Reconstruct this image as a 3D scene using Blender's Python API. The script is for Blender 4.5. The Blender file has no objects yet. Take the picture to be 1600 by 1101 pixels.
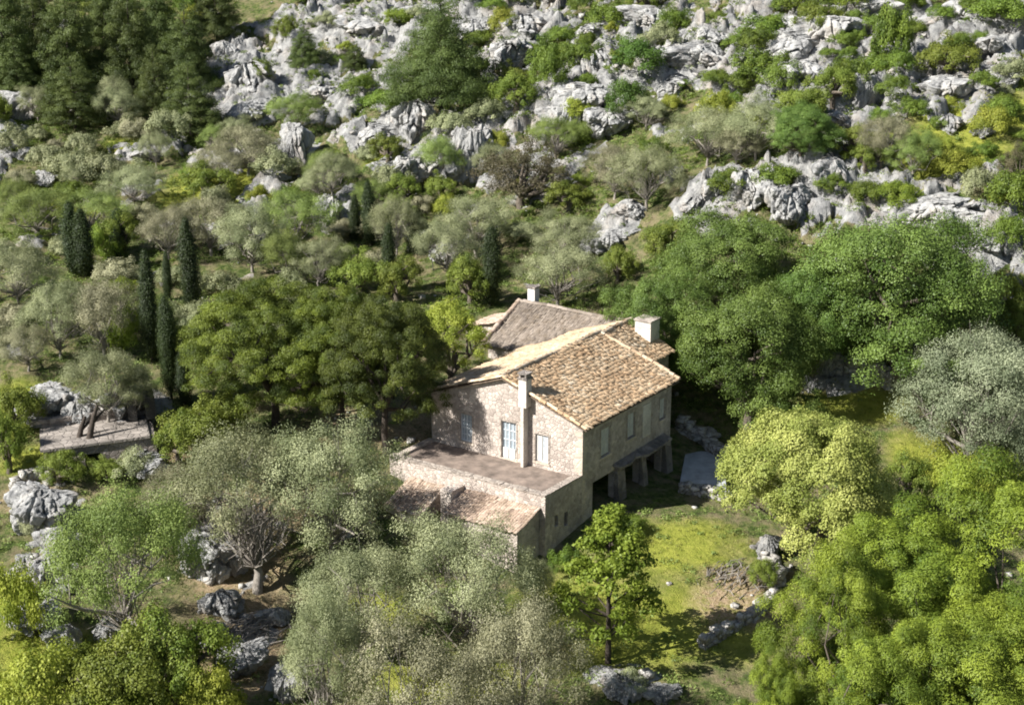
import bpy, bmesh, math, random
import numpy as np
from mathutils import Vector, Matrix
R = math.radians
sc = bpy.context.scene
COL = sc.collection

# ------------------------------------------------------------------ camera
CAMH, FPX, PITCH = 33.0, 2537.0, R(17.5)
cam = bpy.data.cameras.new('camera'); camo = bpy.data.objects.new('camera', cam); COL.objects.link(camo)
camo.location = (0, 0, CAMH); camo.rotation_euler = (R(90) - PITCH, 0, 0)
cam.sensor_width = 36; cam.lens = 36 * FPX / 1600; cam.clip_start = 1; cam.clip_end = 6000
sc.camera = camo
# ------------------------------------------------------------------ light
SAZ = math.atan2(-.43, -.90); SEL = R(39)
sdir = Vector((math.cos(SAZ) * math.cos(SEL), math.sin(SAZ) * math.cos(SEL), math.sin(SEL)))
w = bpy.data.worlds.new("World"); sc.world = w; w.use_nodes = True
nt = w.node_tree; bg = nt.nodes['Background']; sky = nt.nodes.new('ShaderNodeTexSky')
sky.sky_type = 'NISHITA'; sky.sun_disc = False; sky.sun_elevation = SEL
sky.sun_rotation = math.atan2(sdir.x, sdir.y)
nt.links.new(sky.outputs[0], bg.inputs[0]); bg.inputs[1].default_value = 0.052
sl = bpy.data.lights.new('sun', 'SUN'); sl.energy = 5.0; sl.angle = R(.5); sl.color = (1, .975, .93)
so = bpy.data.objects.new('sun', sl); COL.objects.link(so); so.location = (-60, 20, 90)
so.rotation_euler = sdir.to_track_quat('Z', 'Y').to_euler()
vs = sc.view_settings; vs.view_transform = 'Standard'; vs.look = 'None'; vs.exposure = 1.0; vs.gamma = 1
sc.render.filter_size = 1.9
sc.cycles.filter_width = 1.9
sc.cycles.max_bounces = 6; sc.cycles.transparent_max_bounces = 4; sc.cycles.transmission_bounces = 3

# ------------------------------------------------------------------ numpy noise
def _h(ix, iy, iz, s):
    n = (ix * 374761393 + iy * 668265263 + iz * 2147483647 % 4294967291 + s * 1274126177) & 0xffffffff
    n = ((n ^ (n >> 13)) * 1274126177) & 0xffffffff
    n = (n ^ (n >> 16)) & 0xffffffff
    return n / 4294967295.0 * 2 - 1
def vnoise(x, y, z=0., s=0):
    x = np.asarray(x, float); y = np.asarray(y, float); z = np.asarray(z, float) + 0 * x
    ix, iy, iz = (np.floor(a).astype(np.int64) for a in (x, y, z))
    fx, fy, fz = x - ix, y - iy, z - iz
    fx, fy, fz = (a * a * a * (a * (a * 6 - 15) + 10) for a in (fx, fy, fz))
    def L(a, b, t): return a + (b - a) * t
    r = []
    for dz in (0, 1):
        a = L(_h(ix, iy, iz + dz, s), _h(ix + 1, iy, iz + dz, s), fx)
        b = L(_h(ix, iy + 1, iz + dz, s), _h(ix + 1, iy + 1, iz + dz, s), fx)
        r.append(L(a, b, fy))
    return L(r[0], r[1], fz)
def fbm(x, y, z=0., o=4, s=0):
    v = 0; a = .55
    for k in range(o):
        v = v + a * vnoise(x * 2**k + 17.3 * k, y * 2**k - 9.1 * k, z * 2**k, s + k); a *= .5
    return v
def ridge(x, y, z=0., o=4, s=0):
    v = 0; a = .55
    for k in range(o):
        v = v + a * (1 - 2.2 * np.abs(vnoise(x * 2**k + 7.7 * k, y * 2**k + 3.1 * k, z * 2**k, s + k))); a *= .55
    return v

def worley(x, y, s=0):
    """distance to nearest, gap to second nearest, random value and offset of the nearest cell"""
    ix, iy = np.floor(x).astype(np.int64), np.floor(y).astype(np.int64); f1 = np.full(x.shape, 9.); f2 = f1.copy(); cid = f1 * 0; ox = f1 * 0; oy = f1 * 0
    for dx in (-1, 0, 1):
        for dy in (-1, 0, 1):
            a = ix + dx + .5 + .5 * _h(ix + dx, iy + dy, 0, s); b = iy + dy + .5 + .5 * _h(ix + dx, iy + dy, 1, s + 3); c = _h(ix + dx, iy + dy, 2, s + 7)
            d = np.hypot(a - x, b - y); n = d < f1; f2 = np.where(n, f1, np.minimum(f2, d)); f1 = np.where(n, d, f1); cid = np.where(n, c, cid); ox = np.where(n, x - a, ox); oy = np.where(n, y - b, oy)
    return f1, f2 - f1, cid, ox, oy
# ------------------------------------------------------------------ ground shape
CP, SP = math.cos(PITCH), math.sin(PITCH)
def at(px, py, Y):
    dx = (px - 800) / FPX; u = (550.5 - py) / FPX
    d = np.array((dx, CP + u * SP, -SP + u * CP)); t = Y / d[1]
    return np.array((0, 0, CAMH)) + d * t
def project(P):
    d = P[1] * CP - (P[2] - CAMH) * SP; u = P[1] * SP + (P[2] - CAMH) * CP
    return 800 + FPX * P[0] / d, 550.5 - FPX * u / d
ctl = [at(*a) for a in [(0,1101,65),(400,1101,66),(900,1101,67),(1300,1101,68),(1600,1101,70),(50,780,83.6),(150,700,87),(90,630,92),(330,830,81.6),
 (370,1000,72.6),(520,650,91),(610,705,86.6),(1000,900,77.2),(1100,850,80),(1180,800,84),(1150,1000,72.6),(1100,745,89.5),(1130,650,95.9),(1320,600,97),
 (1600,700,94),(1600,450,100),(1450,340,108),(1200,290,113),(1500,150,125),(1600,0,138),(1200,100,136),(1100,0,149),(840,440,113),(700,380,119),
 (950,370,115),(700,250,131),(700,100,148),(700,0,160),(0,550,98),(100,425,112),(300,500,104),(0,300,130),(300,300,130),(0,150,150),(0,0,172),
 (300,0,168),(300,150,150),(240,950,74),(1400,800,85),(1400,1000,74),(900,550,100),(500,500,104),(850,880,78.5)]]
ctl += [np.array(a, float) for a in [(-60,200,33),(0,200,36),(60,190,42),(110,140,32),(-110,160,14),(-60,40,-10),(60,40,-12),(0,20,-14),(-110,80,-2),(110,80,4),(0,48,-9)]]
ctl = np.array(ctl)
def _k(d2): return np.where(d2 > 0, .5 * d2 * np.log(np.maximum(d2, 1e-12)), 0)
_n = len(ctl); _A = np.zeros((_n + 3, _n + 3)); _c = ctl[:, :2] / 50
_A[:_n, :_n] = _k(((_c[:, None] - _c[None]) ** 2).sum(-1)) + np.eye(_n) * .004
_A[:_n, _n:] = np.c_[np.ones(_n), _c]; _A[_n:, :_n] = _A[:_n, _n:].T
_w = np.linalg.solve(_A, np.r_[ctl[:, 2], 0, 0, 0])
HA = R(34.6); HO = np.array((3.80, 81.96)); HW, HD, HT = 10.23, 9.74, 3.62
cA, sA = math.cos(HA), math.sin(HA)
def loc2w(lx, ly): return HO[0] + lx * cA + ly * sA, HO[1] - lx * sA + ly * cA
def w2loc(x, y):
    dx, dy = x - HO[0], y - HO[1]
    return dx * cA - dy * sA, dx * sA + dy * cA
def sstep(a, b, x):
    t = np.clip((x - a) / (b - a), 0, 1); return t * t * (3 - 2 * t)
def ground(x, y):
    x = np.asarray(x, float); y = np.asarray(y, float)
    X = np.clip(x, -115, 115) / 50; Yc = np.clip(y, 10, 215) / 50
    o = _w[_n] + _w[_n + 1] * X + _w[_n + 2] * Yc
    for i in range(_n): o = o + _w[i] * _k((X - _c[i, 0])**2 + (Yc - _c[i, 1])**2)
    far = np.maximum(y - 215, 0); o = o + far * .25 + np.maximum(np.abs(x) - 115, 0) * .05
    lx, ly = w2loc(x, y)
    # the platform the house stands on, cut a little below the terrace floor
    ins = sstep(-.9, .3, np.minimum(np.minimum(lx + HW + .2, .3 - lx), np.minimum(ly + HT + 3, HD + .4 - ly)))
    o = o + ins * (np.minimum(o, -.45) - o)
    return o
def hit(px, py):
    Y = np.linspace(45, 400, 3600); dx = (px - 800) / FPX; u = (550.5 - py) / FPX
    t = Y / (CP + u * SP); z = CAMH + (-SP + u * CP) * t
    g = ground(dx * t, Y); i = np.argmax(z < g)
    return np.array((dx * t[i], Y[i], g[i]))
def gz(x, y): return float(ground(x, y))

# ------------------------------------------------------------------ mesh helpers
def raw_mesh(name, V, F, attr=None, smooth=False):
    me = bpy.data.meshes.new(name); V = np.asarray(V, np.float32); F = np.asarray(F, np.int32)
    me.vertices.add(len(V)); me.vertices.foreach_set('co', V.ravel())
    k = F.shape[1]; me.loops.add(F.size); me.loops.foreach_set('vertex_index', F.ravel())
    me.polygons.add(len(F)); me.polygons.foreach_set('loop_start', np.arange(0, F.size, k, dtype=np.int32))
    try: me.polygons.foreach_set('loop_total', np.full(len(F), k, np.int32))
    except Exception: pass
    me.update(calc_edges=True)
    if smooth: me.polygons.foreach_set('use_smooth', np.ones(len(F), bool))
    for an, av in (attr or {}).items():
        if av.ndim == 1:
            a = me.attributes.new(an, 'FLOAT', 'POINT'); a.data.foreach_set('value', av.astype(np.float32))
        else:
            a = me.attributes.new(an, 'FLOAT_COLOR', 'POINT'); a.data.foreach_set('color', np.c_[av, np.ones(len(av))].astype(np.float32).ravel())
    return me
def link(name, me, mat=None, parent=None):
    o = bpy.data.objects.new(name, me); COL.objects.link(o)
    if mat and not me.materials: me.materials.append(mat)
    if parent: o.parent = parent
    return o
def empty(name, loc, rz=0, sc_=None):
    o = bpy.data.objects.new(name, None); COL.objects.link(o); o.location = loc; o.rotation_euler = (0, 0, rz)
    o.empty_display_size = .3
    if sc_ is not None: o.scale = sc_
    return o
def tag(o, label, cat, group=None, kind=None):
    if label: o['label'] = label
    if cat: o['category'] = cat
    if group: o['group'] = group
    if kind: o['kind'] = kind
    return o
class MB:
    """collects quads/tris of simple solids"""
    def __init__(s): s.v = []; s.f = []; s.t = []
    def add(s, v, f, t=.5):
        b = len(s.v); s.v += [tuple(p) for p in v]; s.f += [tuple(i + b for i in q) for q in f]; s.t += [t] * len(v)
    def box(s, x0, x1, y0, y1, z0, z1, t=.5, jit=0, rng=None):
        v = [(x, y, z) for z in (z0, z1) for y in (y0, y1) for x in (x0, x1)]
        if jit: v = [tuple(c + rng.uniform(-jit, jit) for c in p) for p in v]
        s.add(v, [(0, 2, 3, 1), (4, 5, 7, 6), (0, 1, 5, 4), (2, 6, 7, 3), (0, 4, 6, 2), (1, 3, 7, 5)], t)
    def prism(s, pts, d, t=.5):
        """pts: planar polygon (3d), extruded by d"""
        n = len(pts); v = [tuple(p) for p in pts] + [tuple(np.add(p, d)) for p in pts]
        s.add(v, [tuple(range(n))[::-1], tuple(range(n, 2 * n))] + [(i, (i + 1) % n, n + (i + 1) % n, n + i) for i in range(n)], t)
    def build(s, name, mat, parent=None, smooth=False):
        me = bpy.data.meshes.new(name); me.from_pydata(s.v, [], s.f)
        a = me.attributes.new('tint', 'FLOAT', 'POINT'); a.data.foreach_set('value', s.t)
        bm = bmesh.new(); bm.from_mesh(me); bmesh.ops.recalc_face_normals(bm, faces=bm.faces); bm.to_mesh(me); bm.free()
        if smooth: me.polygons.foreach_set('use_smooth', [True] * len(me.polygons))
        return link(name, me, mat, parent)
def tubes(lines, sides=6):
    """lines: list of (points Nx3, radii N) -> V, F"""
    V = []; F = []; b = 0
    for P, r in lines:
        P = np.asarray(P, float); T = np.gradient(P, axis=0); T /= np.linalg.norm(T, axis=1)[:, None] + 1e-9
        ref = np.array((0.3, 1, .1)); A = np.cross(T, ref); A /= np.linalg.norm(A, axis=1)[:, None] + 1e-9; B = np.cross(T, A)
        a = np.arange(sides) * 2 * np.pi / sides
        ring = P[:, None] + np.asarray(r)[:, None, None] * (np.cos(a)[None, :, None] * A[:, None] + np.sin(a)[None, :, None] * B[:, None])
        V.append(ring.reshape(-1, 3)); n = len(P)
        i = np.arange(n - 1)[:, None] * sides; j = np.arange(sides)[None]; j2 = (j + 1) % sides
        F.append((np.stack([i + j, i + j2, i + sides + j2, i + sides + j], -1).reshape(-1, 4)) + b); b += n * sides
    return np.concatenate(V), np.concatenate(F)

# ------------------------------------------------------------------ materials
def mat(name):
    m = bpy.data.materials.new(name); m.use_nodes = True; n = m.node_tree
    return m, n, n.nodes['Principled BSDF'], n.nodes['Material Output']
def N(n, t, **k):
    x = n.nodes.new(t)
    for a, b in k.items():
        if a.startswith('i_'):
            x.inputs[int(a[2:])].default_value = b
        else: setattr(x, a, b)
    return x
def noise(n, scale, detail=4, rough=.6, vec=None):
    t = N(n, 'ShaderNodeTexNoise'); t.inputs['Scale'].default_value = scale; t.inputs['Detail'].default_value = detail; t.inputs['Roughness'].default_value = rough
    if vec: n.links.new(vec, t.inputs['Vector'])
    return t
def ramp(n, fac, stops):
    r = N(n, 'ShaderNodeValToRGB'); e = r.color_ramp.elements
    while len(e) < len(stops): e.new(.5)
    for k, (p, c) in enumerate(stops): e[k].position = p; e[k].color = (*c, 1) if len(c) == 3 else c
    n.links.new(fac, r.inputs[0]); return r
def mixc(n, fac, a, b, mode='MIX'):
    m = N(n, 'ShaderNodeMix', data_type='RGBA', blend_type=mode)
    for s, v in ((m.inputs[0], fac), (m.inputs[6], a), (m.inputs[7], b)):
        if hasattr(v, 'links'): n.links.new(v, s)
        else: s.default_value = v if not isinstance(v, tuple) else (*v, 1)
    return m.outputs[2]
def math_(n, op, a, b=0., c=None):
    m = N(n, 'ShaderNodeMath', operation=op)
    for s, v in zip(m.inputs, (a, b, c)):
        if v is None: continue
        if hasattr(v, 'links'): n.links.new(v, s)
        else: s.default_value = v
    return m.outputs[0]
def attr(n, name):
    return N(n, 'ShaderNodeAttribute', attribute_name=name)
def bump(n, b, h, strength, dist=.05):
    k = N(n, 'ShaderNodeBump'); k.inputs['Strength'].default_value = strength; k.inputs['Distance'].default_value = dist
    n.links.new(h, k.inputs['Height']); n.links.new(k.outputs[0], b.inputs['Normal'])
def texco(n, o='Object'): return N(n, 'ShaderNodeTexCoord').outputs[o]

def leaf_mat(name, c0, c1, trans=.28, rough=.55, var=.16):
    m, n, b, out = mat(name)
    t = attr(n, 'tint').outputs['Fac']; info = N(n, 'ShaderNodeObjectInfo')
    c = mixc(n, t, c0, c1)
    hsv = N(n, 'ShaderNodeHueSaturation'); n.links.new(c, hsv.inputs['Color'])
    rnd = info.outputs['Random']
    n.links.new(math_(n, 'MULTIPLY_ADD', rnd, .02, .489), hsv.inputs['Hue'])
    n.links.new(math_(n, 'MULTIPLY_ADD', rnd, var * 2, 1 - var), hsv.inputs['Value'])
    n.links.new(hsv.outputs[0], b.inputs['Base Color']); b.inputs['Roughness'].default_value = rough
    b.inputs['Specular IOR Level'].default_value = .25
    tr = N(n, 'ShaderNodeBsdfTranslucent'); tc = mixc(n, .5, hsv.outputs[0], (.9, 1., .25), 'MULTIPLY'); n.links.new(tc, tr.inputs[0])
    tc2 = mixc(n, .35, hsv.outputs[0], (.35, .42, .05)); n.links.new(tc2, tr.inputs[0])
    mx = N(n, 'ShaderNodeMixShader'); mx.inputs[0].default_value = trans
    n.links.new(b.outputs[0], mx.inputs[1]); n.links.new(tr.outputs[0], mx.inputs[2]); n.links.new(mx.outputs[0], out.inputs[0])
    return m
LM = dict(
 olive=leaf_mat('olive_leaf', (.10,.12,.05), (.385,.40,.215), .15),
 olive_brown=leaf_mat('olive_leaf_brown', (.12,.12,.062), (.40,.38,.23), .12),
 olive_green=leaf_mat('olive_leaf_green', (.09,.13,.03), (.28,.345,.09), .15),
 silver=leaf_mat('silver_leaf', (.12,.15,.08), (.33,.36,.22), .12),
 carob=leaf_mat('carob_leaf', (.045,.085,.013), (.175,.25,.055), .15, .5),
 pine_dark=leaf_mat('pine_needle_dark', (.035,.055,.013), (.12,.155,.04), .15),
 pine_shaded=leaf_mat('pine_needle_shaded', (.025,.042,.007), (.12,.15,.022), .12),  # darker copy of the pine needles, shaded side put into the colour
 pine=leaf_mat('pine_needle', (.03,.05,.007), (.165,.20,.024), .14),
 pine_bright=leaf_mat('pine_needle_bright', (.045,.085,.01), (.28,.34,.04), .22),
 yellow=leaf_mat('yellow_green_leaf', (.18,.21,.04), (.42,.42,.12), .25),
 lime=leaf_mat('lime_leaf', (.15,.19,.02), (.38,.40,.065), .3),
 mastic=leaf_mat('mastic_leaf', (.045,.08,.01), (.165,.225,.03), .15),
 bush=leaf_mat('bush_leaf', (.08,.12,.015), (.22,.26,.045), .2),
 ivy=leaf_mat('ivy_leaf', (.04,.09,.012), (.10,.18,.03), .2),
 thorn=leaf_mat('thorn_leaf', (.07,.065,.03), (.16,.14,.075), .1),
 cypress=leaf_mat('cypress_leaf', (.013,.024,.007), (.04,.06,.016), .06),
 young=leaf_mat('young_leaf', (.11,.17,.02), (.27,.34,.05), .35),
 grass=leaf_mat('grass_blade', (.16,.18,.03), (.36,.36,.09), .2),
 under=leaf_mat('undergrowth_leaf', (.075,.12,.02), (.26,.32,.09), .15),
)
def bark_mat(name, a, b_):
    m, n, b, out = mat(name); t = noise(n, 6, 5, .7, texco(n))
    r = ramp(n, t.outputs[0], [(.3, a), (.7, b_)]); n.links.new(r.outputs[0], b.inputs['Base Color']); b.inputs['Roughness'].default_value = .9
    bump(n, b, t.outputs[0], .8, .05); return m
BARK = bark_mat('bark', (.06,.045,.03), (.17,.14,.11)); BARKG = bark_mat('bark_grey', (.16,.14,.12), (.36,.32,.27)); BARKD = bark_mat('bark_dark', (.03,.023,.017), (.08,.06,.045))

def rock_mat():
    m, n, b, out = mat('limestone'); co = texco(n)
    a = noise(n, .9, 8, .65, co); s = noise(n, 3.2, 9, .7, co)
    c = ramp(n, s.outputs[0], [(.28, (.12,.12,.12)), (.44, (.33,.325,.315)), (.6, (.48,.47,.445)), (.8, (.62,.60,.56))])
    warm = ramp(n, a.outputs[0], [(.52, (0,0,0)), (.72, (1,1,1))])
    c2 = mixc(n, math_(n, 'MULTIPLY', warm.outputs[0], .45), c.outputs[0], (.50,.38,.27))
    mp = N(n, 'ShaderNodeMapping'); mp.inputs['Scale'].default_value = (2.2, 2.2, .9); n.links.new(co, mp.inputs[0])
    fl = noise(n, 1.4, 6, .7, mp.outputs[0])
    st = ramp(n, fl.outputs[0], [(.36, (.38,.38,.39)), (.48, (1,1,1))]); c3 = mixc(n, .75, c2, st.outputs[0], 'MULTIPLY')
    n.links.new(c3, b.inputs['Base Color']); b.inputs['Roughness'].default_value = .95; b.inputs['Specular IOR Level'].default_value = .1
    h = math_(n, 'ADD', s.outputs[0], fl.outputs[0]); bump(n, b, h, 1, .28); return m
ROCK = rock_mat()

def stone_wall_mat(name, mortar, s0, s1, scale=3.2, strength=.8):
    m, n, b, out = mat(name); co = texco(n)
    w_ = noise(n, 2.2, 3, .5, co)
    mp = mixc(n, .06, co, w_.outputs['Color'])
    v = N(n, 'ShaderNodeTexVoronoi', feature='F1'); v.inputs['Scale'].default_value = scale; n.links.new(mp, v.inputs['Vector'])
    e = N(n, 'ShaderNodeTexVoronoi', feature='DISTANCE_TO_EDGE'); e.inputs['Scale'].default_value = scale; n.links.new(mp, e.inputs['Vector'])
    sep = N(n, 'ShaderNodeSeparateColor'); n.links.new(v.outputs['Color'], sep.inputs[0])
    c = mixc(n, sep.outputs[0], s0, s1)
    ed = ramp(n, e.outputs['Distance'], [(.0, (0,0,0)), (.09, (1,1,1))])
    c = mixc(n, ed.outputs[0], mortar, c)
    big = noise(n, .55, 6, .65, co); bb = ramp(n, big.outputs[0], [(.35, (.62,.60,.58)), (.65, (1.08,1.06,1.03))]); c = mixc(n, .8, c, bb.outputs[0], 'MULTIPLY')
    fine = noise(n, 14, 5, .7, co); ff = ramp(n, fine.outputs[0], [(.3, (.72,.72,.72)), (.7, (1.15,1.15,1.15))]); c = mixc(n, .7, c, ff.outputs[0], 'MULTIPLY')
    n.links.new(c, b.inputs['Base Color']); b.inputs['Roughness'].default_value = .95; b.inputs['Specular IOR Level'].default_value = .1
    h = math_(n, 'ADD', ed.outputs[0], fine.outputs[0]); bump(n, b, h, strength, .06); return m
WALL = stone_wall_mat('rubble_stone', (.58,.51,.45), (.45,.385,.34), (.70,.615,.545), 4.6, .7)
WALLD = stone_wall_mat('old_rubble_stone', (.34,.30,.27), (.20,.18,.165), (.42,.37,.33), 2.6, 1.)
QUOIN = stone_wall_mat('dressed_stone', (.60,.52,.43), (.55,.47,.39), (.70,.60,.50), 1.6, .4)
PALE = stone_wall_mat('pale_plaster', (.68,.62,.55), (.62,.57,.51), (.74,.69,.62), 2.0, .3)
DRY = stone_wall_mat('dry_stone', (.30,.28,.25), (.40,.385,.36), (.62,.60,.56), 2.2, .8)
def tile_mat(name, cols, moss=.35):
    m, n, b, out = mat(name); co = texco(n); t = attr(n, 'tint').outputs['Fac']
    c = ramp(n, t, [(i / (len(cols) - 1), k) for i, k in enumerate(cols)])
    a = noise(n, 1.5, 9, .75, co); l = ramp(n, a.outputs[0], [(.50, (0,0,0)), (.66, (1,1,1))])
    cc = mixc(n, math_(n, 'MULTIPLY', l.outputs[0], moss), c.outputs[0], (.17,.13,.085))
    f = noise(n, 9, 5, .7, co); fr = ramp(n, f.outputs[0], [(.3, (.55,.5,.45)), (.6, (1.15,1.12,1.05))]); cc = mixc(n, .6, cc, fr.outputs[0], 'MULTIPLY')
    n.links.new(cc, b.inputs['Base Color']); b.inputs['Roughness'].default_value = .9; b.inputs['Specular IOR Level'].default_value = .15
    bump(n, b, f.outputs[0], .5, .03); return m
TILE = tile_mat('roof_tile', [(.36,.235,.14), (.49,.335,.205), (.56,.405,.26), (.61,.47,.32), (.67,.57,.44)], .5)
TILEP = tile_mat('roof_tile_pale', [(.30,.22,.15), (.46,.34,.23), (.54,.43,.31), (.62,.53,.42)], .5)
TILED = tile_mat('roof_tile_old', [(.13,.11,.095), (.20,.17,.145), (.27,.23,.195), (.36,.31,.27)], .6)
def plain(name, col, rough=.8, sc_=3., amt=.25, bmp=.2, metal=0):
    m, n, b, out = mat(name); t = noise(n, sc_, 6, .65, texco(n))
    lo = tuple(c * (1 - amt) for c in col); hi = tuple(min(c * (1 + amt), .95) for c in col)
    r = ramp(n, t.outputs[0], [(.3, lo), (.7, hi)]); n.links.new(r.outputs[0], b.inputs['Base Color']); b.inputs['Roughness'].default_value = rough
    b.inputs['Metallic'].default_value = metal; bump(n, b, t.outputs[0], bmp, .02); return m
TERR = plain('terrace_floor', (.20,.155,.125), .9, 1.1, .6); COPE = stone_wall_mat('weathered_coping', (.44,.38,.33), (.36,.31,.27), (.60,.53,.46), 3.4, .7); PAVE = stone_wall_mat('stone_paving', (.24,.215,.195), (.26,.235,.21), (.43,.385,.345), 2.2, .7)
SHUT = plain('blue_grey_paint', (.53,.56,.575), .7, 6, .2); SHUT2 = plain('faded_shutter_paint', (.29,.335,.365), .7, 6, .25); WHITEP = plain('weathered_white_paint', (.62,.60,.55), .7, 5, .15)
WOOD = plain('weathered_wood', (.16,.115,.08), .85, 8, .4); DARK = plain('dark_stone_and_shade', (.05,.045,.04), .95, 3, .3)  # near-black: dark stone of the hut tower, painted shade in the undercroft
CONC = plain('grey_concrete', (.36,.37,.38), .95, 1.3, .3, .4); GLASS = plain('old_glass', (.05,.07,.085), .12, 3, .1, 0)

# ------------------------------------------------------------------ terrain
def gpatch(px, py, rx, ry):
    """a patch of ground given by where it is seen: centre and half sizes"""
    c = hit(px, py); a = hit(px, py - ry); b = hit(px, py + ry)
    d = math.hypot(c[1], c[2] - CAMH); rxm = rx / FPX * d
    return c[0], (a[1] + b[1]) / 2, rxm, max(abs(a[1] - b[1]) / 2, .8)
ROCKP = [gpatch(*a) for a in [(620,50,130,45),(560,150,150,60),(640,200,110,35),(700,250,120,45),(400,120,70,60),(880,120,130,85),(830,60,120,60),
 (1060,90,90,60),(1250,60,190,75),(1150,20,160,30),(1420,90,150,80),(1560,60,80,60),(1230,130,120,60),(1240,310,130,50),(1110,300,60,30),(1480,320,150,40),
 (1540,380,90,50),(1400,150,120,40),(1480,180,50,20),(940,30,120,40),(500,50,90,50),(1570,430,50,30),(960,360,50,30),(700,380,70,30),(520,330,40,30),
 (1320,590,60,25),(330,860,50,70),(400,960,40,60),(90,640,60,30),(190,640,60,30),(80,860,50,110),(1200,860,30,40),(460,230,40,50),(220,240,60,15),
 (970,1060,60,20),(390,90,60,40),(450,1060,30,40),(760,170,80,40),(1100,690,50,20)]]
GRASSP = [gpatch(*a) for a in [(1060,860,100,50),(950,960,150,90),(1320,635,70,30),(1540,180,90,50),(1450,250,150,40),(320,290,70,30),(60,720,60,25),
 (20,640,60,50),(60,1040,130,60),(230,1060,120,40),(610,960,60,30),(640,240,50,20),(1080,960,120,60),(190,230,30,12),(120,320,60,20),(1500,740,100,40),(700,1060,100,40),(1590,110,40,25)]]
DIRTP = [gpatch(*a) for a in [(330,920,60,50),(370,1040,60,50),(300,800,60,40),(540,660,60,30),(330,850,60,60),(400,950,50,80),(1140,900,45,18),(1330,590,70,20),(620,660,60,40),(420,800,60,40),(50,780,50,25),(840,1010,60,30),(1150,950,70,40),(250,700,50,30)]]
def patchf(P, x, y, s):
    o = np.zeros_like(x); nn = fbm(x * .25, y * .25, 0, 4, s) * .8
    for cx, cy, rx, ry in P:
        d = ((x - cx) / rx)**2 + ((y - cy) / ry)**2; sel = d < 4
        o = np.where(sel, np.maximum(o, 1.35 - d * .75 + nn), o)
    return np.clip(o, 0, 1)
def axis(lo, hi, step, far_lo, far_hi):
    c = np.arange(lo, hi, step); g = step; a = []; v = lo
    while v > far_lo: g *= 1.22; v -= g; a.append(v)
    b = []; v = c[-1]; g = step
    while v < far_hi: g *= 1.22; v += g; b.append(v)
    return np.r_[a[::-1], c, b]
gx = axis(-70, 64, .19, -2500, 2500); gy = axis(61, 184, .21, -400, 3000)
GX, GY = np.meshgrid(gx, gy); X_, Y_ = GX.ravel(), GY.ravel()
base = ground(X_, Y_)
rk = patchf(ROCKP, X_, Y_, 3); gr = patchf(GRASSP, X_, Y_, 9); di = patchf(DIRTP, X_, Y_, 21)
hill = sstep(105, 120, Y_) * (Y_ < 230)
rk = np.clip(rk * (1 - .6 * sstep(.12, .4, fbm(X_ * .17 + 5, Y_ * .17, 0, 4, 66))) + hill * sstep(.10, .38, fbm(X_ * .2, Y_ * .2, 0, 4, 77)) * .75, 0, 1)
spine = np.zeros_like(X_)
for pl, wd_, hh_ in (([(1165,118),(1230,88),(1300,52),(1405,8)], 2.4, 1.5), ([(1255,205),(1285,150),(1345,100),(1380,60)], 2.2, 1.2), ([(1400,150),(1440,105),(1530,60),(1600,30)], 2.2, 1.3), ([(835,205),(890,160),(935,110),(975,70)], 2.2, 1.5),
 ([(540,222),(640,200),(740,215),(790,180)], 1.8, 1.1), ([(1090,320),(1180,300),(1300,285)], 1.8, .9), ([(1340,320),(1450,325),(1580,370)], 1.8, .9), ([(345,120),(400,170),(470,150)], 2., .9), ([(460,40),(560,60),(650,25),(760,35)], 2.2, 1.1), ([(1010,120),(1070,85),(1140,40)], 2., 1.2)):
    W_ = [hit(*q)[:2] for q in pl]
    for (a0, a1), (b0, b1) in zip(W_[:-1], W_[1:]):
        t = np.clip(((X_ - a0) * (b0 - a0) + (Y_ - a1) * (b1 - a1)) / ((b0 - a0)**2 + (b1 - a1)**2), 0, 1)
        d_ = np.hypot(X_ - a0 - t * (b0 - a0), Y_ - a1 - t * (b1 - a1)) + .9 * fbm(X_ * .3, Y_ * .3, 0, 3, 61); spine = np.maximum(spine, hh_ * np.exp(-(d_ / wd_)**2))
rk = np.clip(rk + spine * .45 * (fbm(X_ * .35, Y_ * .35, 0, 3, 19) > -.22), 0, 1)
lx, ly = w2loc(X_, Y_); hclear = 1 - sstep(-1, 0, np.minimum(np.minimum(lx + HW + 2, 7 - lx), np.minimum(ly + HT + 5, HD + 8 - ly)))
rk *= np.where(hclear < .5, .0, 1)
# fractured karst: rotated, stretched ridges + cells
ax = X_ * .80 + Y_ * .60; ay = -X_ * .60 + Y_ * .80
r1 = ridge(ax * .10, ay * .28, 0, 4, 5); r2 = ridge(ax * .45, ay * .9, 0, 4, 31)
cell = fbm(X_ * 1.1, Y_ * 1.1, 0, 3, 55)
wx, wy = ax + .5 * fbm(ax * .5, ay * .5, 0, 3, 12), ay + .5 * fbm(ax * .5, ay * .5, 0, 3, 13)
w1 = worley(wx * .30, wy * .62, 1); w2 = worley(wx * .8, wy * 1.5, 2); w3 = worley(wx * 2., wy * 2.9, 4)
blk = 1.0 * w1[2] + .9 * w1[3] * np.sign(w1[2]) + .45 * w2[2] + .5 * w2[4] + .16 * w3[2] - .5 * (1 - sstep(0, .14, w1[1])) - .35 * (1 - sstep(0, .16, w2[1])) - .12 * (1 - sstep(0, .2, w3[1]))
disp = .95 * rk * (.9 * np.clip(r1 + .3, 0, 1.4) + .22 * r2 + .25 * cell + .62 * blk) * np.where(Y_ > 100, 1, .4)
disp = np.where(Y_ > 400, 0, disp + spine * (.5 + .3 * w2[2]))
soft = .35 * fbm(X_ * .12, Y_ * .12, 0, 4, 91) + .10 * fbm(X_ * .9, Y_ * .9, 0, 3, 93)
Z_ = base + disp + soft * hclear
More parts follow.
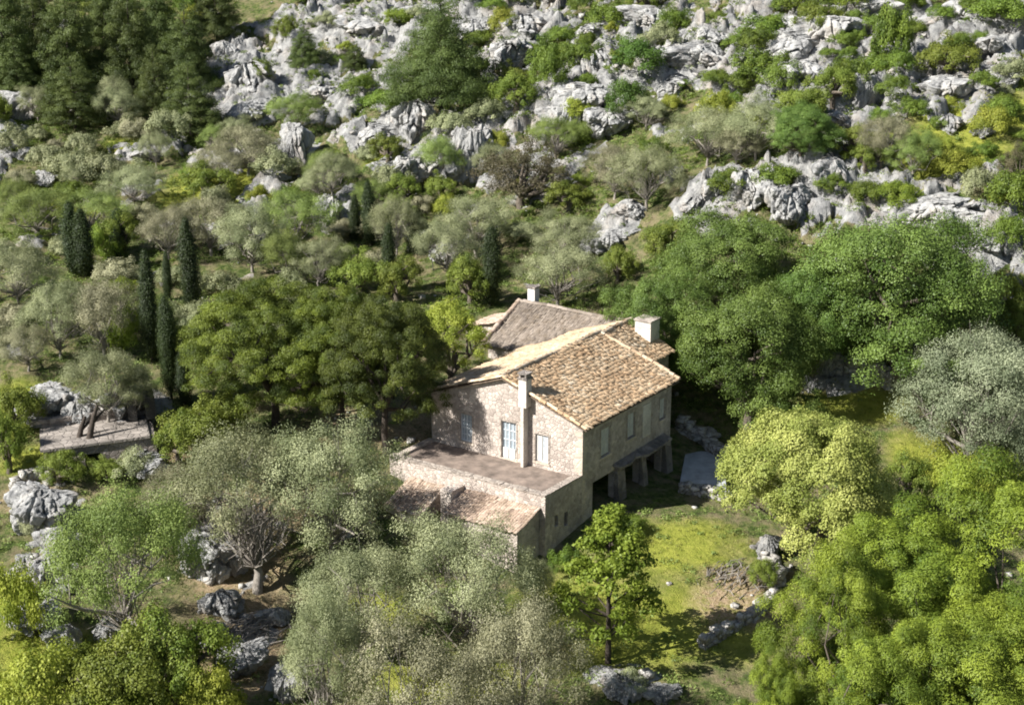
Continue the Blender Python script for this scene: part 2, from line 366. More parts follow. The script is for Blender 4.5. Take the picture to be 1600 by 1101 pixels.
rmask = np.clip(sstep(.25, .55, rk + .35 * fbm(X_ * .7, Y_ * .7, 0, 3, 44)) * sstep(-.25, .15, disp - .12), 0, 1)
nx, ny = len(gx), len(gy); i = np.arange(ny - 1)[:, None] * nx; j = np.arange(nx - 1)[None]
F = np.stack([i + j, i + j + 1, i + nx + j + 1, i + nx + j], -1).reshape(-1, 4)
me = raw_mesh('hillside', np.c_[X_, Y_, Z_], F, dict(cover=np.c_[rmask, gr, di]), True)
from bisect import bisect
ZG = Z_.reshape(ny, nx); RG = rk.reshape(ny, nx); GG = gr.reshape(ny, nx); DG = di.reshape(ny, nx)
def samp(G, x, y):
    i = np.clip(np.searchsorted(gx, x) - 1, 0, nx - 2); j = np.clip(np.searchsorted(gy, y) - 1, 0, ny - 2)
    fx = (x - gx[i]) / (gx[i + 1] - gx[i]); fy = (y - gy[j]) / (gy[j + 1] - gy[j])
    return (G[j, i] * (1 - fx) + G[j, i + 1] * fx) * (1 - fy) + (G[j + 1, i] * (1 - fx) + G[j + 1, i + 1] * fx) * fy
def ground_mat():
    m, n, b, out = mat('hillside_ground'); co = texco(n)
    sep = N(n, 'ShaderNodeSeparateColor'); n.links.new(attr(n, 'cover').outputs['Color'], sep.inputs[0])
    a = noise(n, .35, 8, .65, co); f = noise(n, 2.3, 8, .7, co); ff = noise(n, 9, 6, .7, co)
    scrub = ramp(n, f.outputs[0], [(.3, (.035,.035,.018)), (.48, (.08,.12,.03)), (.62, (.19,.19,.075)), (.8, (.32,.29,.16))])
    grass = ramp(n, f.outputs[0], [(.25, (.10,.12,.025)), (.40, (.24,.27,.045)), (.6, (.36,.37,.07)), (.8, (.42,.37,.14))])
    dirt = ramp(n, ff.outputs[0], [(.3, (.20,.13,.08)), (.5, (.42,.31,.19)), (.7, (.55,.45,.32))])
    s = noise(n, 1.8, 10, .72, co)
    rock = ramp(n, s.outputs[0], [(.3, (.13,.13,.13)), (.46, (.32,.315,.305)), (.6, (.47,.46,.435)), (.8, (.61,.59,.55))])
    warm = ramp(n, a.outputs[0], [(.5, (0,0,0)), (.7, (1,1,1))])
    rk_ = mixc(n, math_(n, 'MULTIPLY', warm.outputs[0], .5), rock.outputs[0], (.50,.40,.30))
    dry = ramp(n, noise(n, .8, 9, .75, co).outputs[0], [(.44, (0,0,0)), (.6, (1,1,1))]); sc1 = mixc(n, math_(n, 'MULTIPLY', dry.outputs[0], .7), scrub.outputs[0], (.30,.235,.15))
    c = mixc(n, sep.outputs[1], sc1, grass.outputs[0])
    dm = math_(n, 'MULTIPLY', sep.outputs[2], ramp(n, f.outputs[0], [(.35, (.2,.2,.2)), (.55, (1,1,1))]).outputs[0])
    c = mixc(n, dm, c, dirt.outputs[0]); 
    edge = math_(n, 'ADD', sep.outputs[0], math_(n, 'MULTIPLY_ADD', ff.outputs[0], .6, -.3))
    e = ramp(n, edge, [(.38, (0,0,0)), (.52, (1,1,1))]); c = mixc(n, e.outputs[0], c, rk_)
    n.links.new(c, b.inputs['Base Color']); b.inputs['Roughness'].default_value = 1; b.inputs['Specular IOR Level'].default_value = .05
    bump(n, b, math_(n, 'ADD', s.outputs[0], ff.outputs[0]), .9, .25); return m
hs = link('hillside', me, ground_mat()); tag(hs, 'rocky limestone hillside with scrub and grass', 'hillside', None, 'structure')
# ------------------------------------------------------------------ the farmhouse
def panel(mb, axis_, c0, c1, u0, u1, z0, z1, holes=()):
    """wall slab between planes c0..c1 along axis_, u along the other axis, rectangular holes (ua,ub,za,zb)"""
    us = sorted({u0, u1, *[h[0] for h in holes], *[h[1] for h in holes]}); zs = sorted({z0, z1, *[h[2] for h in holes], *[h[3] for h in holes]})
    def solid(i, j):
        if i < 0 or j < 0 or i >= len(us) - 1 or j >= len(zs) - 1: return False
        um, zm = (us[i] + us[i + 1]) / 2, (zs[j] + zs[j + 1]) / 2
        return not any(h[0] < um < h[1] and h[2] < zm < h[3] for h in holes)
    def P(c, u, z): return (c, u, z) if axis_ == 'x' else (u, c, z)
    for i in range(len(us) - 1):
        for j in range(len(zs) - 1):
            if not solid(i, j): continue
            a, b, c, d = us[i], us[i + 1], zs[j], zs[j + 1]
            for cc in (c0, c1): mb.add([P(cc, a, c), P(cc, b, c), P(cc, b, d), P(cc, a, d)], [(0, 1, 2, 3)])
            if not solid(i - 1, j): mb.add([P(c0, a, c), P(c1, a, c), P(c1, a, d), P(c0, a, d)], [(0, 1, 2, 3)])
            if not solid(i + 1, j): mb.add([P(c0, b, c), P(c1, b, c), P(c1, b, d), P(c0, b, d)], [(0, 1, 2, 3)])
            if not solid(i, j - 1): mb.add([P(c0, a, c), P(c1, a, c), P(c1, b, c), P(c0, b, c)], [(0, 1, 2, 3)])
            if not solid(i, j + 1): mb.add([P(c0, a, d), P(c1, a, d), P(c1, b, d), P(c0, b, d)], [(0, 1, 2, 3)])
def tiled_roof(name, material, parent, O, U, Vd, ulen, vlen, seed=0, sag=.03, t0=0., t1=1.):
    """barrel tiles: U runs along the eaves (unit), Vd runs up the slope (unit), courses step along Vd"""
    rng = np.random.default_rng(seed); U = np.array(U, float); Vd = np.array(Vd, float); Nn = np.cross(U, Vd); Nn /= np.linalg.norm(Nn)
    if Nn[2] < 0: Nn = -Nn
    pitch = .16; nc = max(1, int(round(ulen / pitch))); nr = max(1, int(round(vlen / .27))); k = 6
    V = []; T = []; Fc = []
    tint = np.clip(rng.normal(.5, .18, (nr, nc)) + .38 * fbm(np.linspace(0, ulen * .8, nc)[None] + 0 * np.zeros((nr, 1)) + seed, np.linspace(0, vlen * .8, nr)[:, None] + np.zeros((1, nc)), 0, 3, seed), 0, 1)
    lift = rng.normal(0, .016, (nr, nc)); slip = rng.normal(0, .04, (nr, nc)); b = 0
    pu = np.linspace(0, 1, k + 1); prof = .055 * np.abs(np.sin(pu * np.pi)) ** .8
    U2 = np.outer(pu, U)
    for r in range(nr):
        for c in range(nc):
            u = (c + pu) * ulen / nc; cu, cv = (c + .5) / nc, (r + .5) / nr
            s = -sag * math.sin(math.pi * cv) * (.4 + .6 * math.sin(math.pi * cu)) + .04 * math.sin(cu * 9 + seed) * math.sin(cv * 5)
            v0 = r * vlen / nr - .05 + slip[r, c]; v1 = (r + 1) * vlen / nr + .02
            for vv, hh in ((v0, .055), (v1, .012)):
                V.append(np.array(O) + u[:, None] * U + vv * Vd + (prof + hh + lift[r, c] + s)[:, None] * Nn)
                T.append(np.full(k + 1, t0 + (t1 - t0) * tint[r, c]))
            V.append(V[-2] - .06 * Nn); T.append(T[-1])
            for q in range(k):
                Fc.append((b + q, b + q + 1, b + k + 1 + q + 1, b + k + 1 + q)); Fc.append((b + 2 * k + 2 + q, b + 2 * k + 3 + q, b + q + 1, b + q))
            b += 3 * (k + 1)
    me = raw_mesh(name, np.concatenate(V), Fc, dict(tint=np.concatenate(T)))
    return link(name, me, material, parent)
def ridge_tiles(name, material, parent, P0, P1, seed, r=.14):
    rng = np.random.default_rng(seed); P0 = np.array(P0, float); P1 = np.array(P1, float); L = np.linalg.norm(P1 - P0); d = (P1 - P0) / L
    s = np.cross(d, (0, 0, 1)); s /= np.linalg.norm(s); upv = np.cross(s, d); n = int(L / .38); V = []; Fc = []; T = []; b = 0; k = 7
    for i in range(n):
        t = rng.uniform(.2, 1); jr = rng.normal(0, .02, 2)
        for e, rr in ((0, r * 1.15), (1, r * .95)):
            c = P0 + d * L * (i + e * 1.08) / n + s * jr[0] + upv * (jr[1] * .5 - .03 + .04 * math.sin(i * .3))
            for q in range(k):
                a = math.pi * q / (k - 1); V.append(c + s * math.cos(a) * rr + upv * math.sin(a) * rr); T.append(t)
        for q in range(k - 1): Fc.append((b + q, b + q + 1, b + k + q + 1, b + k + q))
        b += 2 * k
    return link(name, raw_mesh(name, V, Fc, dict(tint=np.array(T))), material, parent)
H = empty('farmhouse', (HO[0], HO[1], 0), -HA)
tag(H, 'two storey rubble stone farmhouse with gabled orange tile roof and shuttered gable wall', 'house')
W, D, T_, EV, RV = HW, HD, HT, 2.98, 4.8; FL = -4.3
wins = [('door', -5.35, -4.35, .06, 2.25), ('shut', -3.05, -2.2, .35, 1.95), ('left', -8.2, -7.35, .45, 2.1)]
m = MB(); panel(m, 'y', 0, .45, -W, 0, FL, EV, [(a, b, c, d) for _, a, b, c, d in wins])
m.prism([(-W, 0, EV), (0, 0, EV), (-W / 2, 0, RV)], (0, .45, 0))
sw = [(1.9, 2.9, .55, 2.2), (4.75, 5.6, .75, 2.25), (8.4, 9.1, .8, 2.1)]
lowh = [(1.1, 3.5, FL, -.62), (3.9, 6.2, FL, -.6), (6.5, 8.7, FL, -.6)]
panel(m, 'x', -.45, 0, .45, D, FL, EV, sw + lowh)
panel(m, 'x', -W, -W + .45, .45, D - .45, FL, EV)
panel(m, 'y', D - .45, D, -W, -.45, FL, EV); m.prism([(-W, D - .45, EV), (-.45, D - .45, EV + .15), (-W / 2, D - .45, RV)], (0, .45, 0))
wl = m.build('wall', WALL, H)
# quoins on the lit corner
m = MB(); rq = random.Random(4); z = FL + .0
while z < EV - .35:
    h = rq.uniform(.26, .36); l = rq.choice((.28, .48)); l2 = .76 - l
    m.box(-l, .02, -.02, .0 - .0, z, z + h - .015) ; m.box(0.0, .022, 0, l2, z, z + h - .015); z += h
m.build('quoin', QUOIN, H)
def win(kind, a, b, c, d, ax='y', face=0.):
    """frame, sill, panes or shutters set inside an opening of the front (y) or right (x) wall"""
    def bx(mb, u0, u1, d0, d1, z0, z1):
        if ax == 'y': mb.box(u0, u1, face + d0, face + d1, z0, z1)
        else: mb.box(face - d1, face - d0, u0, u1, z0, z1)
    g = MB(); f = .07
    bx(g, a + .003, a + f, .12, .2, c + .003, d - .003); bx(g, b - f, b - .003, .12, .2, c + .003, d - .003); bx(g, a + f, b - f, .12, .2, d - f, d - .003); bx(g, a + f, b - f, .12, .2, c + .003, c + f)
    nm = 'door' if kind == 'door' else 'window'
    fr = g.build(nm, SHUT if kind in ('door', 'left', 'shut') else WOOD, H)
    mid = (a + b) / 2
    if kind in ('door', 'left'):
        p = MB(); bx(p, a + f, b - f, .165, .175, c + f, d - f); p.build('shutter_panel', SHUT2, fr)
        q = MB(); bx(q, mid - .035, mid + .035, .11, .16, c + f, d - f)
        for i in (1, 2, 3): zz = c + (d - c) * i / 4; bx(q, a + f, b - f, .125, .16, zz - .025, zz + .025)
        for s in (.25, .75): uu = a + (b - a) * s; bx(q, uu - .018, uu + .018, .125, .158, c + f, d - f)
        q.build('glazing_bar', SHUT, fr)
        if kind == 'door':
            for s in (-1, 1):
                k = MB(); e0, e1 = (mid - .40, mid - .05) if s < 0 else (mid + .05, mid + .40)
                bx(k, e0, e1, .06, .10, c + .08, c + .62); k.build('door_panel', WHITEP, fr)
    else:
        for s in (0, 1):
            q = MB(); e0, e1 = (a + f + .01, mid - .03) if s == 0 else (mid + .03, b - f - .01)
            zz = c + f
            bx(q, e0, e0 + .05, .08, .14, c + f, d - f); bx(q, e1 - .05, e1, .08, .14, c + f, d - f)
            while zz < d - f - .05: bx(q, e0 + .05, e1 - .05, .09, .13, zz, zz + .055); zz += .085
            q.build('shutter', (WHITEP if s == 0 or kind != 'shut' else SHUT), fr)
        p = MB(); bx(p, a + f, b - f, .165, .18, c + f, d - f); p.build('pane', GLASS, fr)
    s = MB()
    sd = .05 if kind != 'door' else .02
    bx(s, a - .12, b + .12, -sd, .0 - .002, c - .12, c - .002); s.build('sill', QUOIN, fr)
    s = MB(); bx(s, a - .15, b + .15, -.02, -.002, d + .003, d + .2); bx(s, a - .11, a - .004, -.02, -.002, c, d); bx(s, b + .004, b + .11, -.02, -.002, c, d); s.build('surround', COPE, fr)
for k, a, b, c, d in wins: win(k, a, b, c, d)
for k, (a, b, c, d) in enumerate(sw): win('plain', a, b, c, d, 'x', 0.)
mp = MB(); mp.box(.003, .05, 6.4, 7.3, .35, 2.3); mp.build('plaster_panel', PALE, H)
# chimney breast on the gable and its stack
cx = -3.58
m = MB(); m.box(cx - .11, cx + .06, -.5, -.003, .0, 3.5); m.box(cx - .25, cx + .25, -.52, .02, 3.5, 5.1); cb = m.build('chimney', PALE, H)
m = MB(); m.box(cx - .31, cx + .31, -.58, .08, 5.103, 5.17); m.box(cx - .24, cx - .14, -.5, .0, 5.173, 5.38); m.box(cx + .14, cx + .24, -.5, .0, 5.173, 5.38); m.box(cx - .3, cx + .3, -.56, .06, 5.383, 5.46); m.build('chimney_cap', WALLD, cb)
# roof
sl_ = math.hypot(W / 2, RV - EV); un = (W / 2) / sl_; uz = (RV - EV) / sl_; OH = .42
for sgn, sd in ((1, 11), (-1, 12)):
    vd = (-sgn * un, 0, uz); x0 = (0 if sgn > 0 else -W) + sgn * OH * un; z0 = EV - OH * uz + .13
    tiled_roof('roof_slope', TILE if sgn > 0 else TILEP, H, (x0, -.32, z0), (0, 1, 0), vd, D + .62, sl_ + OH, sd, .05)
m = MB()
for sgn in (1, -1):
    xe = (0 if sgn > 0 else -W) + sgn * OH * un; ze = EV - OH * uz
    m.prism([(xe, -.28, ze), (-W / 2, -.28, RV - .04), (-W / 2, -.28, RV + .03), (xe, -.28, ze + .03)], (0, D + .52, 0))
rb = m.build('roof_boards', WOOD, H)
ridge_tiles('ridge_tile', TILEP, H, (-W / 2, -.3, RV + .16), (-W / 2, D + .3, RV + .16), 5)
ridge_tiles('verge_tile', TILE, H, (OH * un, -.26, EV + .06), (-W / 2, -.26, RV + .19), 6, .10)
ridge_tiles('verge_tile', TILEP, H, (-W - OH * un, -.26, EV + .06), (-W / 2, -.26, RV + .19), 7, .10)
ridge_tiles('verge_tile', TILEP, H, (OH * un, D + .24, EV + .08), (-W / 2, D + .24, RV + .21), 8, .12)
# terrace
m = MB()
panel(m, 'y', -T_, -T_ + .4, -W - .2, 0, FL, .14)
panel(m, 'x', -.4, 0, -T_ + .4, -.003, FL, .14, [(-2.7, -2.35, -1.9, -1.25), (-1.75, -1.4, -2.2, -1.4)])
panel(m, 'x', -W - .2, -W + .2, -T_ + .4, -.003, FL, .14)
m.build('terrace_wall', WALL, H)
m = MB(); m.box(-W + .2, -.4, -T_ + .4, -.003, -.35, .0); m.build('terrace_floor', TERR, H)
m = MB(); rq = random.Random(8)
x = -W - .22
while x < -.1:
    l = min(rq.uniform(.6, 1.1), .02 - x); m.box(x, x + l - .02, -T_ - .04, -T_ + .42, .143, .143 + rq.uniform(.05, .09)); x += l
y = -T_ + .45
while y < -.1:
    l = min(rq.uniform(.6, 1.1), -.02 - y); m.box(-.42, .03, y, y + l - .02, .143, .143 + rq.uniform(.05, .09)); y += l
m.build('coping', COPE, H)
TILE2 = tile_mat('annex_tile', [(.24,.18,.145), (.38,.29,.23), (.50,.40,.325), (.60,.51,.43)], .6)
# lean-to annexes below the terrace
def annex(x0, x1, dep, zb, drop, seed, mt):
    m = MB(); yb = -T_ - .003; yf = -T_ - dep
    m.prism([(x0, yb, FL), (x0, yf, FL), (x0, yf, zb - drop), (x0, yb, zb)], (.35, 0, 0)); m.prism([(x1 - .35, yb, FL), (x1 - .35, yf, FL), (x1 - .35, yf, zb - drop), (x1 - .35, yb, zb)], (.35, 0, 0))
    panel(m, 'y', yf, yf + .35, x0 + .35, x1 - .35, FL, zb - drop)
    an = m.build('annex_wall', WALL, H); L = math.hypot(dep, drop)
    e = .2
    tiled_roof('annex_roof', mt, H, (x0 - .1, yf - e, zb - drop - e * drop / dep + .05), (1, 0, 0), (0, dep / L, drop / L), x1 - x0 + .2, L + e - .03, seed, .05)
    mm = MB(); mm.prism([(x0, yf - .15, zb - drop - .05), (x0, yb, zb - .03), (x0, yb, zb + .03), (x0, yf - .15, zb - drop + .02)], (x1 - x0, 0, 0)); mm.build('roof_boards', WOOD, an)
annex(-5.0, -.35, 2.1, -.62, .55, 21, TILE2)
annex(-8.9, -6.55, 2.3, -.8, .85, 22, TILE2)
m = MB(); m.box(-6.0, -5.25, -T_ - 1.2, -T_ - .003, FL, -.38); m.build('annex_pier', WALL, H)
# ruined porch on the shaded side
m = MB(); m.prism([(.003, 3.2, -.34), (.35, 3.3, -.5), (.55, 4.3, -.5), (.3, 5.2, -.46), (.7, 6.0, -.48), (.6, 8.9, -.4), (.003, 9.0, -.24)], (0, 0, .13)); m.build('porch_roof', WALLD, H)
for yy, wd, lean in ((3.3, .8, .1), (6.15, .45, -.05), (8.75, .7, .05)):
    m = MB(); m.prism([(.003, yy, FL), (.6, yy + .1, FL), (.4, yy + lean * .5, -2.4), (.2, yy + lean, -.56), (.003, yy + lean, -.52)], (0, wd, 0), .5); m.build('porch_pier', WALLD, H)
m = MB(); m.box(-3.2, -3.0, .6, D - .6, FL, -.5); m.box(-3.0, -.46, .6, D - .6, -.5, -.4); m.build('undercroft', DARK, H)  # back wall and ceiling near-black, shade of the recess painted in
# rear wing with the large chimney
RW = RV - .1; ex0, ex1 = -W + 1.2, -2.35; 
m = MB(); panel(m, 'x', ex1 - .4, ex1, D + .003, D + 3.4, FL, 3.35); panel(m, 'y', D + 3.4, D + 3.8, ex0, ex1, FL, 3.35); m.prism([(ex0, D + 3.4, 3.35), (ex1, D + 3.4, 3.35), (-W / 2, D + 3.4, RW)], (0, .4, 0)); m.build('rear_wall', WALL, H)
s2 = math.hypot(ex1 + W / 2, RW - 3.35); un2 = (ex1 + W / 2) / s2; uz2 = (RW - 3.35) / s2
tiled_roof('rear_roof', TILE, H, (ex1 + .3 * un2, D + .35, 3.35 - .3 * uz2 + .08), (0, 1, 0), (-un2, 0, uz2), 3.7, s2 + .3, 31, .05)
s3 = math.hypot(ex0 + W / 2, RW - 3.35); un3 = -(ex0 + W / 2) / s3; uz3 = (RW - 3.35) / s3
tiled_roof('rear_roof', TILEP, H, (ex0 - .3 * un3, D + .35, 3.35 - .3 * uz3 + .08), (0, 1, 0), (un3, 0, uz3), 3.7, s3 + .3, 32, .05)
ridge_tiles('ridge_tile', TILEP, H, (-W / 2, D + .35, RW + .14), (-W / 2, D + 4., RW + .14), 9)
m = MB(); m.box(ex1 - 1.95, ex1 - .85, D + 3.0, D + 4.1, 2.5, 5.15); c2 = m.build('chimney', PALE, H)
m = MB(); m.box(ex1 - 2.02, ex1 - .78, D + 2.93, D + 4.17, 5.153, 5.24); m.build('chimney_cap', COPE, c2)
# ------------------------------------------------------------------ outbuilding behind
B = empty('outbuilding', (*loc2w(-14.2, 11.2), 0), -HA); tag(B, 'low stone outbuilding with a dark weathered tile roof behind the farmhouse', 'outbuilding')
bz, br, bd, bl = 2.35, 4.1, 3.9, 8.2
m = MB(); panel(m, 'y', 0, .4, 0, bl, -1.5, bz, [(5.2, 6.2, -.2, 1.6)]); m.prism([(0, .4, -1.5), (0, 2 * bd, -1.5), (0, 2 * bd, bz), (0, bd, br), (0, .4, bz + .1)], (.4, 0, 0)); m.prism([(bl - .4, .4, -1.5), (bl - .4, 2 * bd, -1.5), (bl - .4, 2 * bd, bz), (bl - .4, bd, br), (bl - .4, .4, bz + .1)], (.4, 0, 0)); panel(m, 'y', 2 * bd - .4, 2 * bd, .4, bl - .4, -1.5, bz); m.build('wall', WALL, B)
L = math.hypot(bd, br - bz); e = .3
tiled_roof('roof_slope', TILED, B, (-.3, -e, bz - e * (br - bz) / bd + .06), (1, 0, 0), (0, bd / L, (br - bz) / L), bl + .6, L + e, 41, .14)
tiled_roof('roof_slope', TILEP, B, (-.3, 2 * bd + e, bz - e * (br - bz) / bd + .06), (1, 0, 0), (0, -bd / L, (br - bz) / L), bl + .6, L + e, 42, .1)
ridge_tiles('ridge_tile', TILED, B, (-.3, bd, br + .12), (bl + .3, bd, br + .12), 43)
ridge_tiles('verge_tile', TILE2, B, (-.25, -e, bz + .02), (-.25, bd, br + .14), 44, .17)
m = MB(); m.box(.2, .75, bd + .3, bd + .85, 3.2, 5.1); c3 = m.build('chimney', plain('whitewash', (.62,.60,.57), .8, 4, .15), B)
m = MB(); m.box(.12, .83, bd + .22, bd + .93, 5.103, 5.2); m.build('chimney_cap', WALLD, c3)
# low store at its left end
S = empty('lean_to_store', (*loc2w(-17.6, 13.4), 0), -HA); tag(S, 'narrow lean-to store with pale tiled roof at left end of outbuilding', 'shed')
m = MB(); m.prism([(0, 0, -1), (3.25, 0, -1), (3.25, 0, 3.2), (0, 0, 2.2)], (0, 3.4, 0)); m.build('wall', WALL, S)
tiled_roof('roof_slope', TILE2, S, (-.2, -.25, 2.22), (0, 1, 0), (3.25 / 3.4, 0, 1 / 3.4), 3.9, 3.55, 51, .05)

# ------------------------------------------------------------------ stones, walls and slabs
def rough_stone(rng, c, s, rz):
    u = np.array([(x, y, z) for z in (-1, 1) for y in (-1, 1) for x in (-1, 1)], float)
    u = u * (.5 + rng.uniform(-.13, .13, (8, 3))); u *= np.array(s); ca, sa = math.cos(rz), math.sin(rz)
    u = np.c_[u[:, 0] * ca - u[:, 1] * sa, u[:, 0] * sa + u[:, 1] * ca, u[:, 2]]
    return u + c
BF = [(0, 2, 3, 1), (4, 5, 7, 6), (0, 1, 5, 4), (2, 6, 7, 3), (0, 4, 6, 2), (1, 3, 7, 5)]
def dry_wall(pts, h, th, label, seed, name='dry_stone_wall', cat='stone wall'):
    rng = np.random.default_rng(seed); P = np.array([hit(*p)[:2] for p in pts]); V = []; F_ = []; b = 0; acc = P[0]
    for k in range(len(P) - 1):
        a, c = P[k], P[k + 1]; L = np.linalg.norm(c - a); d = (c - a) / L; nrm = np.array((-d[1], d[0])); ang = math.atan2(d[1], d[0])
        s = 0
        while s < L:
            l = rng.uniform(.3, .6); hh = h * (.75 + .5 * abs(float(vnoise(s * .5, k * 3., 0, seed)))); z = -.25
            while z < hh:
                sh = rng.uniform(.16, .3)
                for side in (-.5, .5):
                    p = a + d * (s + l / 2 + rng.uniform(-.06, .06)) + nrm * side * th * .5 * (1 - .2 * z) + nrm * rng.uniform(-.05, .05)
                    g = float(samp(ZG, p[0], p[1]))
                    V.append(rough_stone(rng, (p[0], p[1], g + z + sh / 2), (l * 1.05, th * .62, sh * 1.15), ang + rng.uniform(-.2, .2))); F_ += [tuple(i + b for i in q) for q in BF]; b += 8
                z += sh * .92
            s += l
    V = np.concatenate(V); o = V[0].copy(); me = raw_mesh(name, V - o, F_); ob = link(name, me, DRY); ob.location = o; tag(ob, label, cat); return ob
dry_wall([(1212,930),(1180,962),(1140,985),(1098,1012)], .36, .4, 'curving dry stone wall on the grass right of the small young tree', 1)
dry_wall([(1195,850),(1200,890),(1218,915)], .7, .6, 'short broken dry stone wall beneath the yellow-green tree', 2)
dry_wall([(1062,768),(1100,775),(1140,782)], .35, .5, 'low stone kerb along the front of the grey slab in shade', 3, 'stone_kerb', 'kerb')
dry_wall([(1060,668),(1100,690),(1132,722)], .55, .7, 'rubble wall behind the grey slab beside the farmhouse', 4)
dry_wall([(20,770),(60,742),(78,748)], .5, .5, 'small terrace wall in the dry grass below the ruined hut', 5)
dry_wall([(1270,560),(1320,585),(1390,600)], .7, .9, 'tumbled pale rubble wall between the big carob trees and green patch', 6)
def slab(pts, z, th, label, name, material, cat):
    P = [hit(*p) for p in pts]; o = P[0]
    m = MB(); m.prism([(p[0] - o[0], p[1] - o[1], z - th - o[2]) for p in P], (0, 0, th)); ob = m.build(name, material); ob.location = o; tag(ob, label, cat); return ob
g0 = hit(1100, 740)[2]
slab([(1062,763),(1134,772),(1128,712),(1072,700)], g0 + .45, 1.4, 'flat grey concrete cistern slab in the shade right of the farmhouse', 'cistern_slab', CONC, 'slab')
# ruined hut at left
p0 = hit(150, 735); q0 = hit(235, 668)
RH = empty('ruined_hut', (p0[0] - 1.2, p0[1] + .2, p0[2] - .45), R(16)); RH.rotation_euler[1] = R(-2.5); tag(RH, 'ruined stone hut with flat stone roof and broken walls at the left', 'hut')
m = MB(); panel(m, 'y', 0, .5, -1.6, 4.6, -.6, 1.7, [(.6, 1.5, -.6, 1.2)]); panel(m, 'x', -1.6, -1.1, .5, 3.6, -.6, 1.7); panel(m, 'x', 4.1, 4.6, .5, 3.6, -.6, 1.7); panel(m, 'y', 3.6, 4.1, -1.6, 4.6, -.6, 2.1); m.build('wall', WALLD, RH)
m = MB(); m.box(-1.75, 4.3, -.1, 3.59, 1.703, 1.85); m.build('stone_roof', PAVE, RH)
m = MB(); m.box(-2.3, 4.0, 3.55, 3.95, 2.103, 2.35); m.build('parapet', WALLD, RH)
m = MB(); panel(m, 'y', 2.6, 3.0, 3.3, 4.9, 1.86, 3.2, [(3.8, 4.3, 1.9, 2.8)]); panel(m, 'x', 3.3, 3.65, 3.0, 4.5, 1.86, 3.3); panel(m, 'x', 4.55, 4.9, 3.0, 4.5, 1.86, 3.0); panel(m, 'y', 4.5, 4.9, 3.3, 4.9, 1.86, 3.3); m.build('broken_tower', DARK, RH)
for k_, (a_, b_, l_) in enumerate((((128, 716), (152, 632), 'dark leaning dead trunk propped before the ruined hut, longer one'), ((112, 712), (133, 650), 'dark leaning dead trunk left of the longer one by the hut'))):
    p_ = hit(*a_); q_ = at(b_[0], b_[1], p_[1] + .8) - p_; vv, ff_ = tubes([(np.array([(0, 0, -.3), q_ * .35 + (.12, 0, 0), q_ * .7, q_]), np.array((.24, .2, .15, .09))), (np.array([q_ * .6, q_ * .8 + (.3, .2, 0), q_ * .95 + (.7, .3, .1)]), np.array((.1, .07, .03)))], 7)
    o_ = link('dead_tree', raw_mesh('dead_tree', vv, ff_, None, True), BARKD); o_.location = p_; tag(o_, l_, 'dead tree', 'dead trunks by the hut')

# ------------------------------------------------------------------ rocks
def rock_mesh(name, seed, kind):
    bm = bmesh.new(); bmesh.ops.create_icosphere(bm, subdivisions=6, radius=1); co = np.array([v.co[:] for v in bm.verts]); F_ = np.array([[v.index for v in f.verts] for f in bm.faces]); bm.free()
    rng = np.random.default_rng(seed); s = seed * 10
    # facets: cut by random planes
    for _ in range(22):
        n = rng.normal(size=3); n /= np.linalg.norm(n); d = rng.uniform(.55, .85); k = co @ n - d; co = co - np.clip(k, 0, None)[:, None] * n * .92
    x, y, z = co.T; fl = 2.2 if kind == 'flute' else 1.1
    a = ridge(x * fl + s, y * fl, z * .7, 4, seed) ; b = fbm(x * 4 + s, y * 4, z * 2.0, 4, seed + 50); st = fbm(x * 1.1, y * 1.1 + s, z * .8, 2, seed + 9)
    up = np.clip(z * .6 + .6, 0, 1)
    az = np.arctan2(y, x); f1, g, cid, _, _ = worley(az * 1.9 + s + .25 * z + .2 * b, z * 1.3 + .3 * b + 40, seed); f1b, gb, cidb, _, _ = worley(x * 3 + s + .3 * b, (y + z * .8) * 3, seed + 1)
    r = 1 + .12 * a + .07 * b + .35 * st + .22 * cid - .22 * (1 - sstep(0, .16, g)) + .08 * cidb - .07 * (1 - sstep(0, .2, gb))
    co = co * np.c_[r, r, 1 + .25 * st + up * (.35 * np.clip(a, -.6, 1) + .12 * b) * (1. if kind == 'flute' else .3)]
    if kind == 'flute': co[:, :2] *= (1.1 - .3 * np.clip(co[:, 2:3], -.2, 1.2))
    f = fbm(x * 9, y * 9 + s, z * 5, 3, seed + 70); co = co * (1 + .07 * f)[:, None]
    co[:, 0] += .22 * cid * co[:, 2]; lo, hi = co.min(0), co.max(0); co = (co - (lo + hi) / 2) / (hi - lo) * 2; co[:, 2] = co[:, 2] * .5 + .5
    return raw_mesh(name, co, F_)
RM = [rock_mesh('limestone_outcrop', k, 'flute' if k < 5 else 'block') for k in range(1, 9)]
nrock = 0
def rock(px, py, w_, h_, label, k, dep=.8, cat='rock'):
    """(px,py) is the foot of the rock in the middle, w_ and h_ its apparent size"""
    global nrock
    c = hit(px, py); d = math.hypot(c[1], c[2] - CAMH) / FPX; nrock += 1
    o = link('limestone_outcrop', RM[k % 8], ROCK); W_ = w_ * d / 2 * 1.12; o.rotation_euler = (random.Random(nrock).uniform(-.15, .15), random.Random(nrock + 5).uniform(-.2, .2), nrock * 2.4)
    Hh = h_ * d * 1.0; o.scale = (W_, W_ * dep, Hh * 1.02); o.location = (c[0], c[1] + W_ * dep * .3, c[2] - Hh * .2); tag(o, label, cat, 'limestone outcrops on the hillside'); return o
